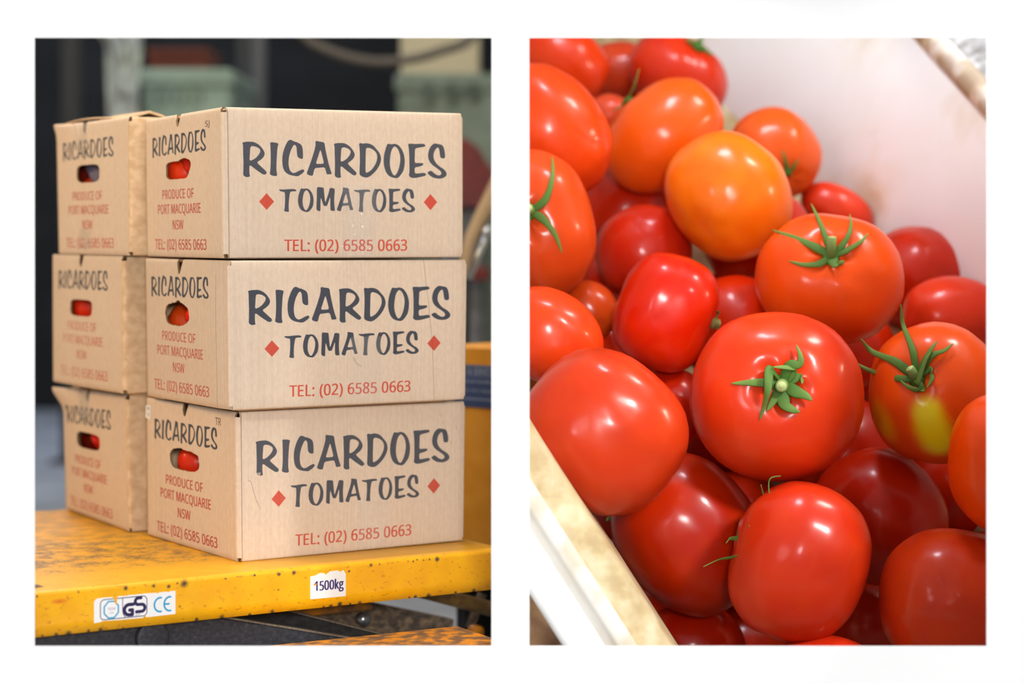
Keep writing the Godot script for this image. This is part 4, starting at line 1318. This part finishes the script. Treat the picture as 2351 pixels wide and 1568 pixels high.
	M.wall_white.metallic_specular = 0.1
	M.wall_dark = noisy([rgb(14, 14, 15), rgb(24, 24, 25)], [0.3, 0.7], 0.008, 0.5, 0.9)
	M.wall_pale = noisy([rgb(206, 204, 198), rgb(220, 218, 212)], [0.3, 0.7], 0.008, 0.5, 0.9)
	M.wall_grey = noisy([rgb(104, 104, 102), rgb(120, 120, 117)], [0.3, 0.7], 0.008, 0.5, 0.9)
	M.floor = noisy([rgb(134, 138, 146), rgb(158, 164, 174)], [0.3, 0.7], 0.01, 0.6, 0.5)
	M.floor_pale = mat(rgb(170, 170, 170), 0.8)
	M.liner = noisy([rgb(70, 62, 78), rgb(150, 142, 168)], [0.36, 0.56], 0.05, 9.0, 0.3)
	M.lamp_case = mat(rgb(225, 225, 225), 0.5)

func glow(c: Color, e: float) -> StandardMaterial3D:
	var m := mat(c, 0.6)
	m.emission_enabled = true
	m.emission = c
	m.emission_energy_multiplier = e
	return m

# light fixture out of view, placed for what it lights: case, glowing panel and the light just in front of it; faces «to»
func unseen_lamp(label: String, where: Vector3, to: Vector3, size: Vector2, color: Color, energy: float, shine: float) -> void:
	var d := (to - where).normalized()
	var up := Vector3.UP if absf(d.y) < 0.95 else Vector3.FORWARD
	var b := Basis.looking_at(d, up)
	var t := thing("unseen_lamp", label, "unseen_lamp", where)
	t.basis = b
	put("case", box(Vector3(0, 0, 0.03), Vector3(size.x + 0.03, size.y + 0.03, 0.05), 0.006), M.lamp_case, t)
	put("diffuser", box(Vector3(0, 0, 0.0), Vector3(size.x, size.y, 0.008), 0.002), glow(color, shine), t)
	put("hanger", rod(b.inverse() * Vector3(0, 0.0, 0) + Vector3(0, 0, 0.05), b.inverse() * Vector3(0, 3.0 - where.y, 0) + Vector3(0, 0, 0.05), 0.008, 10), M.lamp_case, t)
	var l := AreaLight3D.new()
	l.name = "unseen_lamp_light"
	l.area_size = size
	l.light_color = color
	l.light_energy = energy
	l.area_range = 12.0
	l.area_attenuation = 2.0
	l.shadow_enabled = true
	add_child(l, true)
	l.global_transform = Transform3D(b, where + d * 0.012)

func spot(label: String, where: Vector3, to: Vector3, angle: float, energy: float, radius: float) -> void:  # spot head out of view, placed for what it lights
	var d := (to - where).normalized()
	var b := Basis.looking_at(d, Vector3.UP)
	var t := thing("unseen_spotlight", label, "unseen_lamp", where)
	t.basis = b
	var s := Shape.new()
	sweep(s, [Vector3(0, 0, 0.22), Vector3(0, 0, 0.2), Vector3(0, 0, 0.06), Vector3(0, 0, 0.02)], [radius * 0.4, radius * 0.7, radius, radius * 1.15], [radius * 0.4, radius * 0.7, radius, radius * 1.15], Vector3.RIGHT, 24, Color.WHITE, Color.WHITE, false)
	put("case", s.done(), M.dark, t)
	s = Shape.new()
	sweep(s, [Vector3(0, 0, 0.03), Vector3(0, 0, 0.022)], [radius, radius], [radius, radius], Vector3.RIGHT, 24)
	put("diffuser", s.done(), glow(Color.WHITE, 4.0), t)
	put("stand", rod(Vector3(0, 0, 0.14), b.inverse() * Vector3(0, 0.02 - where.y, 0) + Vector3(0, 0, 0.14), 0.014, 12), M.dark, t)  # stand and foot added only to carry the unseen spot head
	put("stand_foot", box(b.inverse() * Vector3(0, 0.012 - where.y, 0) + Vector3(0, 0, 0.14), Vector3(0.4, 0.02, 0.4), 0.004, b.inverse()), M.dark, t)
	var l := SpotLight3D.new()
	l.name = "unseen_spot_light"
	l.spot_angle = angle
	l.spot_angle_attenuation = 0.2
	l.spot_range = 12.0
	l.spot_attenuation = 2.0
	l.light_energy = energy
	l.light_size = radius
	l.shadow_enabled = true
	add_child(l, true)
	l.global_transform = Transform3D(b, where + d * 0.012)

# ---------------------------------------------------------------- setting
const LX0 := 80.0
const LX1 := 1128.5
const RX0 := 1215.0
const RX1 := 2264.5
const OY0 := 87.0
const OY1 := 1482.5

func setting() -> void:
	# added white wall standing in for a blank page, with two openings; their edges are cut back behind, so that the front edge is sharp
	var s := Shape.new()
	var out := 0.022
	for side in 2:
		var z := WALL_Z + 0.014 * side
		var e := out * side
		var xs := [-5.0, at(LX0, 0, WALL_Z).x - e, at(LX1, 0, WALL_Z).x + e, at(RX0, 0, WALL_Z).x - e, at(RX1, 0, WALL_Z).x + e, 4.0]
		var ys := [0.0, at(0, OY1, WALL_Z).y - e, at(0, OY0, WALL_Z).y + e, 3.0]
		for i in 5:
			for j in 3:
				if j == 1 and (i == 1 or i == 3): continue
				s.quad(Vector3(xs[i], ys[j], -z), Vector3(xs[i + 1], ys[j], -z), Vector3(xs[i + 1], ys[j + 1], -z), Vector3(xs[i], ys[j + 1], -z), Vector3(0, 0, 1 - 2 * side))
	for q in [[LX0, LX1], [RX0, RX1]]:
		var f := []
		var r := []
		for c in [[q[0], OY1, -1, -1], [q[1], OY1, 1, -1], [q[1], OY0, 1, 1], [q[0], OY0, -1, 1]]:
			var p := at(c[0], c[1], WALL_Z)
			f.append(p); r.append(p + Vector3(c[2] * out, c[3] * out, -0.014))
		var mid: Vector3 = (f[0] + f[2]) * 0.5
		for i in 4:
			var j := (i + 1) % 4
			s.quad(f[i], f[j], r[j], r[i], mid - (f[i] + f[j]) * 0.5)
	struct("added_wall_front", s.done(false), M.wall_white, "plain white wall with two tall rectangular openings, added in place of a blank page")  # added: white surround in place of a blank page
	struct("floor", box(Vector3(-0.5, -0.05, -6.16), Vector3(9.2, 0.1, 6.7), 0.002), M.floor, "bluish grey concrete floor")
	struct("floor", box(Vector3(-0.5, -0.05, 0.2), Vector3(9.2, 0.1, 6.0), 0.002), M.floor_pale, "unseen pale floor in front of the white wall, added to bounce light onto it")  # unseen floor piece, kept pale to throw light up at the white wall
	struct("wall_back", box(Vector3(-2.5, 1.5, -9.46), Vector3(5.0, 3.0, 0.1), 0.002), M.wall_dark, "dark wall at the far end of the warehouse")
	struct("wall_left", box(Vector3(-5.05, 1.5, -6.1), Vector3(0.1, 3.0, 6.6), 0.002), M.wall_dark, "dark side wall of the warehouse")
	struct("added_wall_middle", box(Vector3(-0.0022, 1.5, -6.1), Vector3(0.006, 3.0, 6.56), 0.001), M.wall_pale, "unseen thin partition added between the warehouse and the tomato booth")  # added divider keeping the light and contents of both sets apart
	struct("added_wall_booth", box(Vector3(2.0, 1.5, -5.65), Vector3(3.99, 3.0, 0.1), 0.002), M.wall_grey, "grey wall added behind the tomato bin to close the booth")  # booth back is added; its grey holds down bounced light
	struct("added_wall_right", box(Vector3(4.05, 1.5, -4.25), Vector3(0.1, 3.0, 2.9), 0.002), M.wall_grey, "unseen grey side wall added to the tomato booth")  # added, out of view; grey so little light bounces back
	struct("ceiling", box(Vector3(-0.5, 3.05, -6.15), Vector3(9.2, 0.1, 6.7), 0.002), M.wall_pale, "unseen plain ceiling behind the white wall, keeping the sky out")  # out of view, shuts the sky out of both sets

func _ready() -> void:
	# camera: level, with the lens shifted down
	var cam := Camera3D.new()
	cam.name = "camera"
	add_child(cam)
	var ca := CameraAttributesPhysical.new()
	ca.frustum_focal_length = 73.5
	ca.frustum_focus_distance = 3.1
	ca.frustum_near = 0.05
	ca.frustum_far = 60.0
	ca.exposure_aperture = 1.9
	cam.attributes = ca
	cam.projection = Camera3D.PROJECTION_FRUSTUM
	cam.keep_aspect = Camera3D.KEEP_HEIGHT
	cam.near = 0.05
	cam.far = 60.0
	cam.size = 0.05 * 1568.0 / FPX
	cam.frustum_offset = Vector2(0, -0.05 * (784.0 - 555.0) / FPX)
	cam.position = Vector3(0, CY, 0)
	cam.current = true
	# even white daylight in front of the wall
	var we := WorldEnvironment.new()
	we.name = "environment"
	var env := Environment.new()
	env.background_mode = Environment.BG_SKY
	var sm := ProceduralSkyMaterial.new()      # overcast: brightest overhead
	sm.sky_top_color = Color(1, 1, 1)
	sm.sky_horizon_color = Color(0.52, 0.52, 0.52)
	sm.ground_horizon_color = Color(0.52, 0.52, 0.52)
	sm.ground_bottom_color = Color(0.5, 0.5, 0.5)
	sm.sky_curve = 0.4
	sm.sun_angle_max = 0.0
	var sky := Sky.new()
	sky.sky_material = sm
	env.sky = sky
	env.background_energy_multiplier = 0.67
	env.tonemap_mode = Environment.TONE_MAPPER_LINEAR
	env.tonemap_exposure = 1.0
	env.sdfgi_enabled = true
	env.ssao_enabled = true
	env.ssil_enabled = true
	we.environment = env
	add_child(we)
	materials()
	spot("unseen white spot light in front, placed to light the stacked boxes and white wall", Vector3(0.2, 1.15, 1.0), Vector3(-0.38, 0.64, -2.8), 12.4, 9.6, 0.25)  # out of view, whitens the wall and lights the long box sides
	spot("unseen white spot light high at the right, placed to light the tomatoes and white wall", Vector3(2.3, 2.9, -0.2), Vector3(0.66, 0.62, -2.8), 9.6, 15.2, 0.3)  # out of view, shapes the tomatoes from the upper right
	spot("unseen white spot light low at the left, placed for highlights on the orange tomatoes", Vector3(-1.1, 0.95, -0.2), Vector3(0.42, 0.84, -3.5), 6.0, 4.0, 0.45)  # out of view, gives the orange tomatoes their left-hand highlights
	unseen_lamp("unseen flat white overhead light, placed to brighten the box stack", Vector3(-0.35, 2.5, -3.0), Vector3(-0.35, 0.9, -3.3), Vector2(0.5, 0.5), rgb(255, 250, 244), 2.5, 2.0)  # out of view, lifts the brightness of boxes and platform
	unseen_lamp("unseen warm light on the left side of the warehouse, placed to light the box ends", Vector3(-2.3, 1.6, -3.05), Vector3(-0.6, 0.8, -3.3), Vector2(0.4, 0.4), rgb(255, 222, 172), 1.6, 2.0)  # out of view, warms the end panels
	unseen_lamp("unseen cool white light at the back of the warehouse, in place of daylight on the floor", Vector3(-2.0, 2.9, -7.6), Vector3(-2.0, 0, -7.6), Vector2(1.2, 0.4), rgb(222, 230, 246), 7.0, 2.0)  # out of view, stands in for daylight on the rear floor
	unseen_lamp("wide fill light added out of view over the bulk bins", Vector3(-0.9, 2.9, -4.8), Vector3(-0.6, 0.9, -6.4), Vector2(0.9, 0.3), rgb(246, 250, 240), 2.3, 2.0)  # added fill for the dim background
	unseen_lamp("unseen white light above the tomato bin, placed to light the heap from the upper right", Vector3(1.5, 2.3, -3.1), Vector3(0.55, 0.6, -3.6), Vector2(0.3, 0.3), rgb(255, 250, 242), 1.7, 4.0)  # out of view, lights the heap where the front spots are cut off
	unseen_lamp("white fill light added out of view high on the left of the booth to brighten the far side of the bin", Vector3(0.3, 2.3, -2.98), Vector3(1.0, 0.8, -3.9), Vector2(0.3, 0.3), rgb(236, 243, 255), 1.55, 3.0)  # added fill, only to whiten the bin's far side
	unseen_lamp("unseen small warm light beside the tomato bin, placed for highlights from the right", Vector3(2.3, 1.2, -3.05), Vector3(0.55, 0.6, -3.3), Vector2(0.2, 0.2), rgb(255, 236, 205), 1.0, 4.0)  # out of view, puts a second highlight on the skins
	setting()
	prepare_prints()
	boxes()
	lift_table()
	warehouse()
	bin()
	tomatoes()

func boxes() -> void:
	var k := LW / 400.0
	var ke := EW / 339.0
	var list := []
	# marks on single boxes
	var mark_a := Canvas.new(EW, EH)
	print_text(mark_a, "SJ", 268 * ke, 17 * ke, 286 * ke, 28 * ke)
	var mark_b := Canvas.new(LW, LH)
	mark_b.stroke([Vector2(322, 0) * k, Vector2(331, 70) * k, Vector2(338, 130) * k, Vector2(343, 222) * k], 1.6, 150)
	mark_b.stroke([Vector2(202, 150) * k, Vector2(206, 158) * k, Vector2(214, 163) * k], 9, 40)
	var perf := Canvas.new(EW, EH)
	for i in 60: perf.stroke([Vector2(291, 22 + i * 3.4) * ke, Vector2(291, 23.4 + i * 3.4) * ke], 2.6, 170)
	var mark_c := Canvas.new(EW, EH)
	print_text(mark_c, "TR", 264 * ke, 13 * ke, 284 * ke, 24 * ke)
	var torn := Canvas.new(LW, LH)
	torn.fill([PackedVector2Array([Vector2(16, 102) * k, Vector2(22, 104) * k, Vector2(25, 116) * k, Vector2(30, 132) * k, Vector2(38, 146) * k, Vector2(30, 147) * k, Vector2(22, 140) * k, Vector2(14, 134) * k, Vector2(16, 118) * k])], 120)
	torn.fill([PackedVector2Array([Vector2(27, 92) * k, Vector2(38, 91) * k, Vector2(37, 97) * k, Vector2(28, 97) * k])], 150)
	var torn2 := Canvas.new(LW, LH)
	torn2.stroke([Vector2(17, 102) * k, Vector2(22, 104) * k, Vector2(25, 116) * k, Vector2(30, 132) * k, Vector2(37, 146) * k], 2.0, 120)
	for i in 9: torn2.stroke([Vector2(352 + (i * 5) % 34, 18 + (i * 11) % 46) * k, Vector2(352 + (i * 5) % 34 + 1, 24 + (i * 11) % 46) * k], 2.5, 60)
	var front := "produce boxes stacked on the lift table"
	list.append({"label": "top box of the front stack, its long side lettered and taped at the middle", "at": Vector3(-0.4243, -0.0240, 3.0728), "yaw": 29.24, "w": 0.3391, "seed": 1, "drop": 0.0022, "round": 0.008, "crease": 0.012,
		"warp": [Vector2(-1.1, -0.2), Vector2(1.5, -0.3), Vector2(-0.6, 2.2), Vector2(0, -0.1), Vector2(-1.3, -2.1), Vector2(1.5, 0.5)],
		"long": {"sy": 18, "red": 0.92, "dark": 0.92, "off": 100}, "end": {"red": 0.85, "extra": mark_a, "off": 40000},
		"hole": [149, 87, 50, 14, 4.0, 0.10], "tear": 0.30, "tear_at": 5.85, "notch": 0.151, "tapes": [[0, 190, 112, 246, 222, 5, 1.0]],
		"fruit": [[82, 90, 0.044, 0.038, "glossy red tomato behind the torn handle hole of the top front box", rgb(226, 52, 14)], [140, 74, 0.04, 0.028, "second tomato at the right of the top front box's handle hole", rgb(214, 34, 12)]]})
	list.append({"label": "middle box of the front stack, wide folded corner and fine crack down its long side", "at": Vector3(-0.4153, -0.2491, 3.0721), "yaw": 30.74, "w": 0.3391, "seed": 2, "drop": 0.0042, "round": 0.006, "crease": 0.026, "fold": 291.0,
		"warp": [Vector2(-1.6, -1.1), Vector2(0.9, 0.7), Vector2(2.2, -1.6), Vector2(-0.5, 2.0), Vector2(-2.1, -0.2), Vector2(1.1, 0.6)],
		"long": {"red": 0.9, "dark": 0.97, "extra": mark_b, "off": 250000, "tone": 1.02}, "end": {"red": 0.75, "extra": perf, "sy": -7, "sx": -16, "off": 300000, "tone": 0.97},
		"hole": [139, 86, 50, 18, 2.6, 0.10], "tear": 0.22, "tear_at": 4.9, "notch": 0.150, "notch_d": 0.026, "tapes": [[0, 196, 118, 248, 221, 9, 0.12]],
		"fruit": [[72, 106, 0.044, 0.038, "dark orange tomato low in the round handle hole of the middle front box", rgb(196, 62, 20)], [146, 90, 0.03, 0.02, "bright red tomato at the right of the middle front box's handle hole", rgb(220, 26, 20)]]})
	list.append({"label": "bottom box of the front stack, torn patch beside its lettering, standing on the yellow table", "at": Vector3(-0.4087, -0.4763, 3.1126), "yaw": 33.19, "w": 0.3391, "seed": 3, "round": 0.007, "crease": 0.009,
		"warp": [Vector2(-0.8, -0.2), Vector2(1.2, -1.3), Vector2(0.8, -0.2), Vector2(-2.0, 0.2), Vector2(-0.3, 1.0), Vector2(1.1, 0.3)],
		"long": {"red": 0.85, "dark": 0.88, "extra": torn2, "wear": torn, "off": 500000, "tone": 1.03}, "end": {"red": 0.95, "extra": mark_c, "off": 600000},
		"hole": [152, 88, 55, 16, 3.2, 0.08], "tear": 0.10, "tear_at": 4.0, "notch": 0.152, "tapes": [[0, 202, 146, 256, 221, 13, 1.0]],
		"fruit": [[112, 98, 0.042, 0.036, "round red tomato in the handle hole of the bottom front box", rgb(204, 40, 18)]]})
	list.append({"label": "top box of the rear stack, taped over its lettering, lid flaps lifting", "at": Vector3(-0.6146, -0.0213, 3.3617), "yaw": 32.17, "w": 0.3359, "seed": 4, "drop": 0.0022, "round": 0.006, "knock": Vector2(-5, 2), "knock_from": 0.9,
		"warp": [Vector2(-0.7, 0.3), Vector2(0.7, -1.1), Vector2(0, 0), Vector2(0, 0), Vector2(-2.3, 1.0), Vector2(2.3, 0)],
		"end": {"red": 0.75, "dark": 0.85, "off": 700000}, "hole": [155, 87, 53, 15, 4.0, 0.04], "notch": 0.136,
		"tapes": [[1, 103, 2, 160, 44, 17, 1.0], [1, 110, 178, 165, 214, 19, 0.5]],
		"fruit": [[84, 122, 0.044, 0.036, "orange red tomato low in the handle hole of the top rear box", rgb(220, 70, 24)], [36, 92, 0.06, 0.036, "added dark red tomato, standing for a net, at the left of the top rear box's handle hole, beside the liner", rgb(96, 20, 12)]]})  # last fruit is added, dark to stand for a net inside
	list.append({"label": "middle box of the rear stack, its red print faded at the left", "at": Vector3(-0.6300, -0.2463, 3.3900), "yaw": 32.03, "w": 0.3359, "seed": 5, "drop": 0.0070, "round": 0.008,
		"warp": [Vector2(-0.4, 0.3), Vector2(0.3, -0.9), Vector2(0, 0), Vector2(0, 0), Vector2(-0.4, 1.4), Vector2(0.4, 0.2)],
		"end": {"red": 0.7, "fade": 0.45, "dark": 0.88, "sy": -10, "off": 800000, "tone": 0.99}, "hole": [147, 89, 52, 14, 4.5, 0.03], "notch": 0.143,
		"fruit": [[82, 90, 0.044, 0.038, "red tomato filling the neat handle hole of the middle rear box", rgb(206, 40, 14)]]})
	list.append({"label": "bottom box of the rear stack, top left corner crushed outward, taped over its lettering", "at": Vector3(-0.6299, -0.4763, 3.4300), "yaw": 29.98, "w": 0.3359, "seed": 6, "round": 0.006, "knock": Vector2(-20, 0), "knock_from": 0.8, "bow": 0.005,
		"warp": [Vector2(-2.2, 2.1), Vector2(2.1, -0.4), Vector2(0, 0), Vector2(0, 0), Vector2(-2.7, -4.5), Vector2(2.7, 1.5)],
		"end": {"red": 0.88, "fade": 0.2, "dark": 0.85, "sx": -22, "off": 900000}, "hole": [145, 88, 62, 14, 4.0, 0.03], "notch": 0.140,
		"tapes": [[1, 100, 2, 158, 52, 23, 1.0]],
		"fruit": [[128, 84, 0.042, 0.034, "bright red tomato at the right of the bottom rear box's handle hole", rgb(214, 26, 12)], [56, 92, 0.05, 0.038, "added tomato, near black for the dark of the hole, deep at the left of the bottom rear box's handle hole", rgb(90, 16, 10)]]})  # last fruit is added, its colour carrying the darkness of the hole
	for b in list: make_box(b)
	# lid flaps of the rear top box, not lying flat
	var t: Node3D = list[3].node
	put("lifted_flap", plate(PackedVector2Array([Vector2(-0.198, 0.0), Vector2(-0.164, 0.011), Vector2(-0.138, 0.004), Vector2(-0.138, 0.0), Vector2(-0.165, 0.007), Vector2(-0.19, -0.001)]), Vector3(0, BH, list[3].w * 0.5 - 0.004), Vector3.RIGHT, Vector3.UP, Vector3.BACK, 0.15), M.kraft, t)
	var s := Shape.new()
	var arch := []
	for i in 21: arch.append(Vector3(-0.192, BH - 0.003 + 0.009 * pow(sin(PI * pow(i / 20.0, 0.8)), 0.8), lerpf(-list[3].w * 0.5 + 0.003, 0.13, i / 20.0)))
	sweep(s, arch, fill_list(21, func(_u): return 0.006), fill_list(21, func(_u): return 0.002), Vector3.RIGHT, 8)
	put("end_flap", s.done(), M.kraft, t)
	# plastic liner showing in its handle hole
	var lp := PackedVector2Array([Vector2(0.078, -0.066), Vector2(0.178, -0.066), Vector2(0.178, -0.106), Vector2(0.138, -0.106), Vector2(0.112, -0.092)])
	put("liner_sheet", plate(lp, Vector3(-BL * 0.5 + 0.018, BH, -list[3].w * 0.5), Vector3.BACK, Vector3.UP, Vector3.LEFT, 0.001), M.liner, t)
	# small white sticker at the corner of the bottom front box
	t = list[2].node
	var c := Canvas.new(60, 96)
	print_text(c, "AR", 12, 14, 50, 36); print_text(c, "1 0", 14, 52, 46, 76)
	var pts := PackedVector2Array([Vector2(0.0005, -0.032), Vector2(0.019, -0.034), Vector2(0.020, -0.012), Vector2(0.014, -0.010), Vector2(0.001, -0.012)])
	put("sticker", plate(pts, Vector3(-BL * 0.5 - 0.0012, BH, -list[2].w * 0.5), Vector3.BACK, Vector3.UP, Vector3.LEFT, 0.0005, Rect2(0.0005, -0.010, 0.0195, -0.024)), paper(rgb(236, 236, 232), [[c, rgb(50, 50, 52)]], 60, 96), t)
